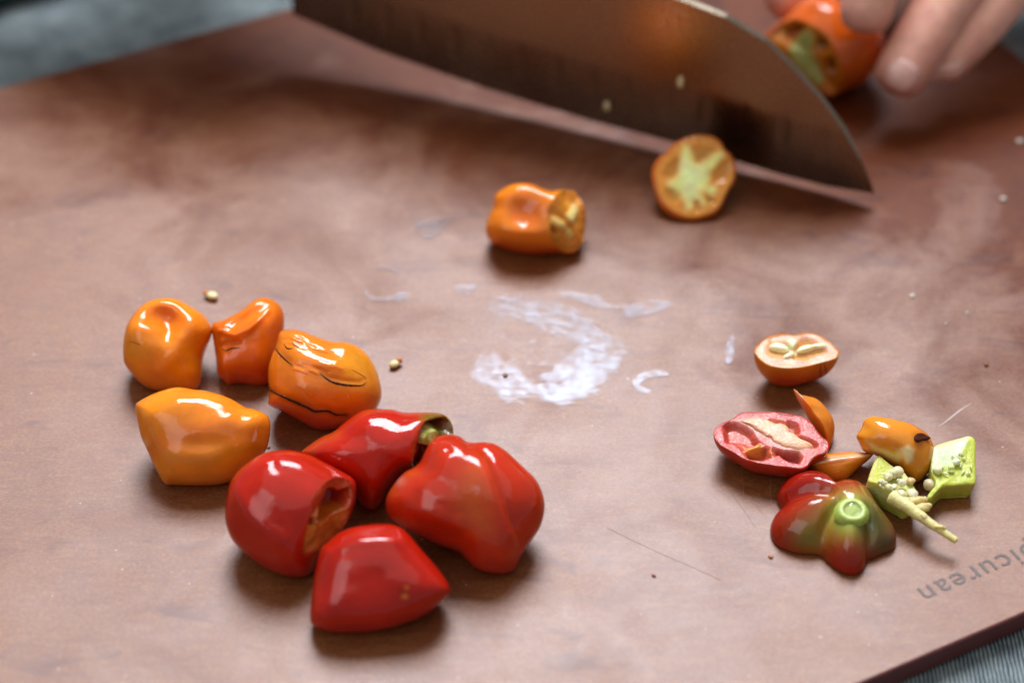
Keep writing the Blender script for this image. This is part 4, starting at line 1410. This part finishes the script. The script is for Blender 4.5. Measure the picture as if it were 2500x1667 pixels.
F.append(tuple(range((len(prof) - 1) * kk, len(prof) * kk)))
mesh_obj("stem_ring", V, F, M_pith, r_, np.array(cols))


# ------------------------------------------------------------------ loose seeds and crumbs
def loose_seed(px, py, ang, label, size=2.2):
    p0 = W(px, py, 0.0009)
    root = thing("pepper_seed", label, "seed", (float(p0[0]), float(p0[1]), 0), "loose pepper seeds")
    d = np.array([math.cos(R(ang)), math.sin(R(ang)), 0])
    blob("kernel", p0 + Z * 0.0001, (size * 0.5 * MM, size * 0.36 * MM, 0.8 * MM), M_seed, (0.80, 0.68, 0.36), root, int(px), 0.12, R(ang))
    blob("tip", p0 + d * size * 0.52 * MM + Z * 0.0003, (0.75 * MM, 0.7 * MM, 0.75 * MM), M_seed, (0.62, 0.17, 0.03), root, int(px) + 1, 0.12, R(ang))
    return root


loose_seed(518, 722, 155, "cream pepper seed with an orange tip, behind the small folded orange chunk", 3.3)
loose_seed(963, 889, 38, "cream pepper seed with an orange tip, right of the scarred orange chunk", 3.0)

# ------------------------------------------------------------------ knife
e0, e1 = W(693, 33, 0.0125), W(2133, 471, 0.0036)
kd = e1 - e0
klen0 = np.linalg.norm(kd)
kd = kd / klen0
kn = np.cross(kd, Z)
kn = kn / np.linalg.norm(kn)
if kn @ (cam_pos - e0) < 0:
    kn = -kn
ku = np.cross(kn, kd)
if ku[2] < 0:
    ku = -ku
lean = R(1.5)
kn2 = kn * math.cos(lean) + ku * math.sin(lean)
ku2 = np.cross(kd, kn2)
if ku2[2] < 0:
    ku2 = -ku2
kplane = (e1, kn2)
print("knife normal", kn2, "visible length", klen0)


def kuv(k, pts):
    P3 = hit(tr(k, pts), kplane) - e1
    return np.stack([P3 @ kd, P3 @ ku2], 1)


edge_uv = kuv('O', [(60, 45), (400, 190), (800, 330), (1200, 452), (1500, 530), (1700, 590), (1900, 650), (2080, 695), (2200, 714), (2250, 722)])
spine_uv = kuv('O', [(1540, -2), (1700, 60), (1850, 150), (1960, 260), (2060, 370), (2140, 480), (2200, 590), (2238, 680), (2252, 720)])
print("edge", edge_uv * 1000, "spine", spine_uv * 1000)
heel = -0.178
eu = np.concatenate([[heel], edge_uv[:, 0]])
slope0 = (edge_uv[1, 1] - edge_uv[0, 1]) / (edge_uv[1, 0] - edge_uv[0, 0])
ev = np.concatenate([[edge_uv[0, 1] + slope0 * (heel - edge_uv[0, 0])], edge_uv[:, 1]])
ssl = 0.06
su = np.concatenate([[heel, (heel + spine_uv[0, 0]) / 2], spine_uv[:, 0]])
s0 = spine_uv[0, 1]
sv_ = np.concatenate([[s0 + 0.006, s0 + 0.0045], spine_uv[:, 1]])
nu, nv = 420, 44
us = heel + (min(eu[-1], su[-1]) - heel) * (1 - (1 - np.linspace(0, 1, nu)) ** 1.15)
lo_ = np.interp(us, eu, ev)
hi_ = np.maximum(np.interp(us, su, sv_), lo_ + 0.0002)
dim = [(310, 40), (435, 70), (560, 110), (690, 150), (820, 190), (940, 230), (1070, 268), (1200, 305), (1330, 345), (1480, 375), (1620, 410), (1770, 445), (1915, 490), (2060, 535)]
duv = kuv('O', dim)
V, F = [], []
TH = 0.0011
for side in (1, -1):
    for i in range(nu):
        for j in range(nv):
            t = j / (nv - 1)
            v = lo_[i] + (hi_[i] - lo_[i]) * t
            hgt = v - lo_[i]
            th = TH * min(1.0, 0.03 + hgt / 0.020) * (0.6 + 0.4 * min(1, (hi_[i] - lo_[i]) / 0.02))
            if side > 0:
                q = ((us[i] - duv[:, 0]) / 0.0021) ** 2 + ((v - duv[:, 1]) / 0.0068) ** 2
                th -= 0.00016 * float(np.sum(np.clip(1 - q, 0, 1)))
            V.append(e1 + kd * us[i] + ku2 * v + kn2 * th * side)
base = nu * nv
for s_ in (0, 1):
    for i in range(nu - 1):
        for j in range(nv - 1):
            a = s_ * base + i * nv + j
            f = (a, a + nv, a + nv + 1, a + 1)
            F.append(f if s_ == 0 else f[::-1])
for i in range(nu - 1):
    a, b = i * nv + nv - 1, base + i * nv + nv - 1
    F.append((a, a + nv, b + nv, b))
    a, b = i * nv, base + i * nv
    F.append((a, b, b + nv, a + nv))
for j in range(nv - 1):
    F.append((j, j + 1, base + j + 1, base + j))
    k_ = (nu - 1) * nv
    F.append((k_ + j, base + k_ + j, base + k_ + j + 1, k_ + j + 1))
kroot = thing("kitchen_knife", "steel kitchen knife with hollow dimples along its blade, slicing across the top of the board", "knife",
              tuple(float(x) for x in e1))
blade = mesh_obj("blade", V, F, M_steel, kroot)
mod = blade.modifiers.new("edge split", 'EDGE_SPLIT')
mod.split_angle = R(50)
hp0 = e1 + kd * (heel - 0.001) + ku2 * (sv_[0] - 0.013)
tube("handle", [hp0, hp0 - kd * 0.012, hp0 - kd * 0.05, hp0 - kd * 0.09, hp0 - kd * 0.118 - ku2 * 0.004],
     [0.009, 0.012, 0.0125, 0.0125, 0.011], M_handle, kroot, 20, None, 0, 0.0, 1.0)

# seeds stuck to the blade
for a, b, hh, lab in ((1256, 395, 1.7, "pale pepper seed stuck low on the blade, nearer the heel"),
                      (1530, 305, 2.0, "pale pepper seed stuck higher on the blade, nearer the tip")):
    c_ = hit(tr('O', [(a, b)]), (e1 + kn2 * TH, kn2))[0]
    V, F = [], []
    k_ = 12
    for j in range(k_ + 1):
        th = math.pi * j / k_
        for i in range(20):
            ph = 2 * math.pi * i / 20
            u = np.array([math.sin(th) * math.cos(ph), math.sin(th) * math.sin(ph), math.cos(th)])
            V.append(c_ + kd * u[0] * 0.95 * MM + ku2 * u[2] * hh * MM * (1 + 0.1 * u[0]) + kn2 * (u[1] * 0.5 + 0.3) * MM)
    for j in range(k_):
        for i in range(20):
            F.append((j * 20 + i, j * 20 + (i + 1) % 20, (j + 1) * 20 + (i + 1) % 20, (j + 1) * 20 + i))
    o = mesh_obj("pepper_seed", V, F, M_seed, None, np.tile(np.array((0.72, 0.60, 0.34)), (len(V), 1)))
    tag(o, lab, "seed", "loose pepper seeds")

# ------------------------------------------------------------------ hand holding the pepper
SK = (0.86, 0.43, 0.33)


def chain(tip, segs):
    p = [np.array(tip)]
    for ln, d in segs:
        d = np.array(d, float)
        d /= np.linalg.norm(d)
        p.append(p[-1] + d * ln * MM)
    return p


fingers = {
    'index': (chain(W(*t1('N', 1060, 300), 0.026), [(22, (0.12, 0.45, 0.75)), (24, (0.35, 0.75, 0.55)), (42, (0.55, 0.8, 0.2))]), [8.0, 8.8, 9.0, 9.6]),
    'middle': (chain(W(*t1('N', 1265, 760), 0.0110), [(23, (0.50, 0.52, 0.62)), (27, (0.52, 0.62, 0.55)), (44, (0.55, 0.8, 0.2))]), [8.0, 8.9, 9.2, 9.8]),
    'ring': (chain(W(*t1('N', 1600, 600), 0.0120), [(22, (0.66, 0.50, 0.50)), (26, (0.62, 0.58, 0.50)), (41, (0.50, 0.8, 0.2))]), [7.6, 8.6, 9.0, 9.4]),
    'little': (chain(W(*t1('N', 2250, 60), 0.016), [(18, (0.66, 0.55, 0.50)), (20, (0.62, 0.60, 0.50)), (34, (0.45, 0.8, 0.25))]), [5.2, 6.2, 7.0, 8.2]),
    'thumb': (chain(W(*t1('N', 290, 60), 0.016), [(26, (0.80, 0.45, 0.15)), (34, (0.75, 0.60, 0.30))]), [7.2, 9.2, 10.8]),
}
hm = bpy.data.meshes.new("hand")
hv, he, hr = [], [], []
roots = {}
for k_, (pts, rad) in fingers.items():
    prev = None
    # extra vertex at the very tip for a round end
    for i in range(len(pts)):
        hv.append(pts[i])
        hr.append(rad[i])
        idx = len(hv) - 1
        if prev is not None:
            mid = (pts[i - 1] + pts[i]) / 2
            hv.append(mid)
            hr.append((rad[i] + rad[i - 1]) / 2 * 0.96)
            he.append((prev, len(hv) - 1))
            he.append((len(hv) - 1, idx))
        prev = idx
    roots[k_] = prev
mc = np.mean([hv[roots[k_]] for k_ in ('index', 'middle', 'ring', 'little')], 0)
palm = mc + np.array([0.55, 0.75, 0.05]) * 0.045
wrist = palm + np.array([0.6, 0.75, 0.1]) * 0.05
arm = wrist + np.array([0.65, 0.75, 0.1]) * 0.10
hv += [palm, wrist, arm]
hr += [19, 20, 26]
ip = len(hv) - 3
for k_ in roots:
    # metacarpal bridge keeps the palm broad
    mid = (hv[roots[k_]] * 0.5 + palm * 0.5)
    hv.append(mid)
    hr.append(12.5)
    he.append((roots[k_], len(hv) - 1))
    he.append((len(hv) - 1, ip))
he += [(ip, ip + 1), (ip + 1, ip + 2)]
hm.from_pydata([tuple(map(float, v)) for v in hv], he, [])
ho = bpy.data.objects.new("hand", hm)
COL.objects.link(ho)
sm = ho.modifiers.new("skin", 'SKIN')
sm.use_smooth_shade = True
for i, r0 in enumerate(hr):
    hm.skin_vertices[0].data[i].radius = (r0 * MM, r0 * MM)
hm.skin_vertices[0].data[ip].use_root = True
sb = ho.modifiers.new("subd", 'SUBSURF')
sb.levels = sb.render_levels = 3
bpy.context.view_layer.update()
hmesh = bpy.data.meshes.new_from_object(ho.evaluated_get(bpy.context.evaluated_depsgraph_get()))
bpy.data.objects.remove(ho)
HV = np.array([v.co[:] for v in hmesh.vertices])
HF = [tuple(p.vertices) for p in hmesh.polygons]
HV[:, 2] = np.maximum(HV[:, 2], 0.0006)
tips = [fingers[k_][0][0] for k_ in fingers]
red = np.zeros(len(HV))
for t in tips:
    red = np.maximum(red, np.exp(-(np.linalg.norm(HV - t, axis=1) / 0.011) ** 2))
hcol = np.tile(np.array(SK), (len(HV), 1)) * (1 - 0.55 * red[:, None]) + np.array((0.58, 0.20, 0.15))[None] * 0.55 * red[:, None]
hand = mesh_obj("hand", HV, HF, M_skin_hand, None, hcol)
tag(hand, "bare fingers pressing an orange pepper against the board behind the knife tip", "hand")
hs = Solid()
hs.V, hs.F, hs.bvh = HV, HF, None
for k_, ctrp, a, b in (('middle', t1('N', 1360, 640), 34, 46), ('ring', t1('N', 1700, 570), 26, 34)):
    pts, rad = fingers[k_]
    ax = pts[0] - pts[1]
    ax /= np.linalg.norm(ax)
    P0, N0 = on_surface(hs, [ctrp])
    P0, N0 = P0[0], N0[0]
    sd = np.cross(ax, N0)
    sd /= np.linalg.norm(sd)
    V, F = [], []
    g = 14
    bvh = get_bvh(hs)
    for i in range(g):
        for j in range(g):
            u, v = -1 + 2 * i / (g - 1), -1 + 2 * j / (g - 1)
            x = u * math.sqrt(max(0, 1 - 0.5 * v * v))
            y = v * math.sqrt(max(0, 1 - 0.5 * u * u))
            p = P0 + sd * x * 0.0052 + ax * y * 0.0060
            loc, nn, idx, dist = bvh.find_nearest(Vector(p))
            V.append(np.array(loc) + np.array(nn) * (0.0004 if abs(u) < 0.99 and abs(v) < 0.99 else -0.0002))
    for i in range(g - 1):
        for j in range(g - 1):
            F.append((i * g + j, (i + 1) * g + j, (i + 1) * g + j + 1, i * g + j + 1))
    mesh_obj("fingernail", V, F, M_nail, hand, np.tile(np.array((0.80, 0.46, 0.40)), (len(V), 1)))


# the other hand, holding the knife handle beyond the top left of the picture
def skinned(name, nodes, edges, rad, root, label):
    m_ = bpy.data.meshes.new(name)
    m_.from_pydata([tuple(map(float, v)) for v in nodes], edges, [])
    o_ = bpy.data.objects.new(name, m_)
    COL.objects.link(o_)
    md = o_.modifiers.new("skin", 'SKIN')
    md.use_smooth_shade = True
    for i, r0 in enumerate(rad):
        m_.skin_vertices[0].data[i].radius = (r0 * MM, r0 * MM)
    m_.skin_vertices[0].data[root].use_root = True
    sd = o_.modifiers.new("subd", 'SUBSURF')
    sd.levels = sd.render_levels = 2
    bpy.context.view_layer.update()
    em = bpy.data.meshes.new_from_object(o_.evaluated_get(bpy.context.evaluated_depsgraph_get()))
    bpy.data.objects.remove(o_)
    v_ = np.array([v.co[:] for v in em.vertices])
    o_ = mesh_obj(name, v_, [tuple(p.vertices) for p in em.polygons], M_skin_hand, None, np.tile(np.array(SK), (len(v_), 1)))
    return tag(o_, label, "hand")


nodes, edges, rad = [], [], []
hc = hp0 - kd * 0.052
pal = hc - kn2 * 0.026 + ku2 * 0.020
wri = pal - kn2 * 0.055 + ku2 * 0.018 - kd * 0.030
elb = wri - kn2 * 0.20 + ku2 * 0.09 - kd * 0.06
nodes += [pal, wri, elb]
rad += [17, 19, 30]
edges += [(0, 1), (1, 2)]
for i in range(4):
    cc_ = hp0 - kd * (0.016 + 0.0205 * i)
    prev = 0
    for an, rr_, r0 in ((128, 0.026, 10.5), (75, 0.0235, 9.2), (15, 0.0215, 8.4), (-45, 0.0205, 7.8), (-88, 0.0205, 6.8)):
        nodes.append(cc_ + kn2 * math.cos(R(an)) * rr_ + ku2 * math.sin(R(an)) * rr_)
        rad.append(r0 * (0.86 if i == 3 else 1))
        edges.append((prev, len(nodes) - 1))
        prev = len(nodes) - 1
prev = 0
for q in (hp0 - kd * 0.020 - kn2 * 0.026 + ku2 * 0.012, hp0 + kd * 0.004 - kn2 * 0.018 + ku2 * 0.006, hp0 + kd * 0.026 - kn2 * 0.012 + ku2 * 0.002):
    nodes.append(q)
    rad.append([11, 9.5, 8][len(nodes) % 3])
    edges.append((prev, len(nodes) - 1))
    prev = len(nodes) - 1
skinned("hand", nodes, edges, rad, 0, "bare fist and forearm gripping the black handle of the kitchen knife")


# ------------------------------------------------------------------ juice on the board
def juice(poly, label, mat, inner=None, soft=14, edge=0.55, mid=0.64, n=90, m=30, extra=()):
    c = poly.mean(0)
    b = catmull(poly, n)
    V, F, col = [], [], []
    V.append(W(*c, 0.00025))
    for j in range(1, m + 1):
        r = j / m
        for i in range(n):
            q = c + (b[i] - c) * r
            V.append(W(*q, 0.00025 if j < m else 0.00005))
    F = [(0, 1 + i, 1 + (i + 1) % n) for i in range(n)]
    for j in range(m - 1):
        a, bb = 1 + j * n, 1 + (j + 1) * n
        for i in range(n):
            F.append((a + i, bb + i, bb + (i + 1) % n, a + (i + 1) % n))
    V = np.array(V)
    px = proj(V)
    d = sdf(px, b)
    val = mid * smooth01(d / soft)
    if inner is not None:
        val = 0.22 * smooth01(d / (soft * 2)) + 0.36 * smooth01(0.5 + 0.5 * sdf(px, catmull(inner, 90)) / 20)
    for cx, cy, rr, add in extra:
        val = val + add * np.exp(-((px[:, 0] - cx) ** 2 + (px[:, 1] - cy) ** 2) / rr ** 2) * smooth01(d / soft)
    f0 = F[0]
    if np.cross(V[f0[1]] - V[f0[0]], V[f0[2]] - V[f0[0]])[2] < 0:
        F = [tuple(reversed(f)) for f in F]
    o = mesh_obj("juice_smear", V, F, mat, None, np.repeat(np.clip(val, 0, 1)[:, None], 3, 1))
    tag(o, label, "juice", "wet juice smears on the board")
    return o


juice(tr('S', [(900, 640), (1100, 590), (1400, 660), (1620, 720), (1750, 860), (1900, 960), (1910, 1120), (1820, 1260), (1680, 1370), (1480, 1450), (1300, 1420), (1100, 1440), (900, 1360), (780, 1260), (740, 1180), (800, 1060), (860, 900), (880, 760)]),
      "largest juice smear, a broken bluish ring in the middle of the board", M_juice, tr('S', [(980, 660), (1100, 640), (1250, 690), (1400, 720), (1560, 760), (1660, 860), (1800, 950), (1850, 1070), (1790, 1200), (1680, 1290), (1540, 1380),
               (1380, 1410), (1260, 1360), (1120, 1380), (980, 1340), (900, 1260), (810, 1220), (870, 1130), (900, 1060), (1010, 1060), (1130, 1130),
               (1240, 1240), (1300, 1200), (1420, 1120), (1540, 1040), (1480, 960), (1300, 900), (1150, 830), (1000, 790), (950, 720)]), 14, n=150, m=60, extra=((1410, 925, 62, 0.20),))
juice(tr('S', [(1370, 640), (1440, 610), (1580, 640), (1680, 640), (1780, 720), (2000, 680), (2180, 690), (2210, 740), (2080, 790), (1950, 830), (1850, 830), (1840, 770),
               (1700, 770), (1560, 730), (1440, 690)]), "faint pale juice streak right behind the largest smear", M_juice_thin, None, 10)
juice(tr('S', [(430, 140), (520, 150), (620, 110), (720, 130), (800, 100), (850, 95), (840, 120), (740, 160), (680, 210), (620, 260), (560, 300), (500, 290), (440, 250), (300, 290),
               (310, 260), (430, 220)]), "juice smear left of the lone orange chunk", M_juice, None, 8)
juice(tr('S', [(180, 470), (220, 445), (290, 460), (350, 500), (340, 530), (270, 500), (200, 500)]), "small juice arc between the large smear and the far left of it", M_juice, None, 5)
juice(tr('S', [(85, 610), (120, 600), (150, 650), (250, 660), (330, 640), (420, 640), (400, 700), (260, 710), (140, 700)]), "curved juice mark behind the loose seed at the scarred chunk", M_juice, None, 6)
juice(tr('S', [(710, 590), (790, 580), (860, 565), (860, 620), (800, 680), (730, 650)]), "small round juice patch in front of the smear beside the lone orange chunk", M_juice_thin, None, 6)
juice(tr('S', [(1900, 1220), (1960, 1180), (2060, 1150), (2160, 1180), (2140, 1210), (2050, 1220), (1960, 1260), (2040, 1290), (2020, 1330), (1930, 1320), (1910, 1280)]),
      "juice drop right of the largest smear", M_juice, None, 5)
juice(np.array([(1768, 850), (1785, 815), (1795, 830), (1790, 880), (1772, 888)], float), "thin juice streak left of the orange half", M_juice, None, 4)
juice(np.array([(1590, -60), (1660, -70), (1740, -40), (1780, 30), (1760, 70), (1700, 50), (1640, 20), (1600, -10)], float),
      "bright wet patch on the board beyond the knife spine", M_juice, None, 8, mid=0.9)

# droplets and crumbs
for k_, (px, py, r0, colr, lab) in enumerate([
        (2489, 346, 1.1, (0.62, 0.55, 0.50), "white pepper crumb at the right edge of the photo"),
        (2449, 486, 0.9, (0.60, 0.52, 0.46), "small white crumb below the one at the right edge"),
        (2228, 722, 0.7, (0.62, 0.55, 0.50), "pale crumb on the board behind the trimmings"),
        (2362, 764, 0.5, (0.60, 0.54, 0.48), "tiny pale crumb furthest right behind the trimmings"),
        (2408, 890, 0.7, (0.20, 0.06, 0.02), "brown crumb on the board right of the orange half"),
        (1233, 916, 0.8, (0.24, 0.11, 0.03), "brown crumb in the left arm of the largest juice smear"),
        (1882, 1358, 0.6, (0.45, 0.16, 0.08), "tiny orange crumb left of the star shaped red top"),
        (1596, 1404, 0.5, (0.30, 0.10, 0.06), "tiny brown crumb in the empty front of the board"),
        (655, 1092, 0.5, (0.30, 0.22, 0.16), "tiny dark crumb between amber chunk and red heap"),
        (2310, 790, 0.4, (0.55, 0.46, 0.38), "tiny pale crumb straight behind the green core scraps")]):
    p_ = W(px, py, r0 * 0.35 * MM)
    o = blob("crumb", p_, (r0 * MM, r0 * 0.8 * MM, r0 * 0.6 * MM), M_seed if k_ != 9 else M_clear, colr, None, k_, 0.25, 0.4 * k_, 8)
    tag(o, lab, "crumb", "crumbs on the board")

# knife scratches one can see
for k_, (a, b, wd) in enumerate([((1482, 1288), (1760, 1418), 0.00008), ((2290, 1040), (2372, 985), 0.00035),
                                 ((1772, 1160), (1870, 1262), 0.00006), ((1765, 1180), (1850, 1290), 0.00006), ((1808, 1150), (1822, 1240), 0.00008),
                                 ((1880, 1150), (1885, 1240), 0.00008)]):
    A_, B_ = W(*a), W(*b)
    d_ = B_ - A_
    sd = np.cross(d_ / np.linalg.norm(d_), Z)
    V, F = [], []
    for i in range(14):
        t = i / 13
        c_ = A_ + d_ * t + sd * 0.0002 * math.sin(t * 5 + k_)
        ww = 0.7 * wd * math.sin(math.pi * min(max(t, 0.05), 0.95)) ** 0.5
        V += [c_ - sd * ww + Z * 0.00004, c_ + Z * 0.00009, c_ + sd * ww + Z * 0.00004]
    for i in range(13):
        for j in range(2):
            F.append((i * 3 + j, (i + 1) * 3 + j, (i + 1) * 3 + j + 1, i * 3 + j + 1))
    mesh_obj("scratch", V, F, plain("scratch_dark" if k_ != 1 else "scratch_pale", (0.33, 0.17, 0.09) if k_ != 1 else (0.42, 0.30, 0.25), 0.5), board)
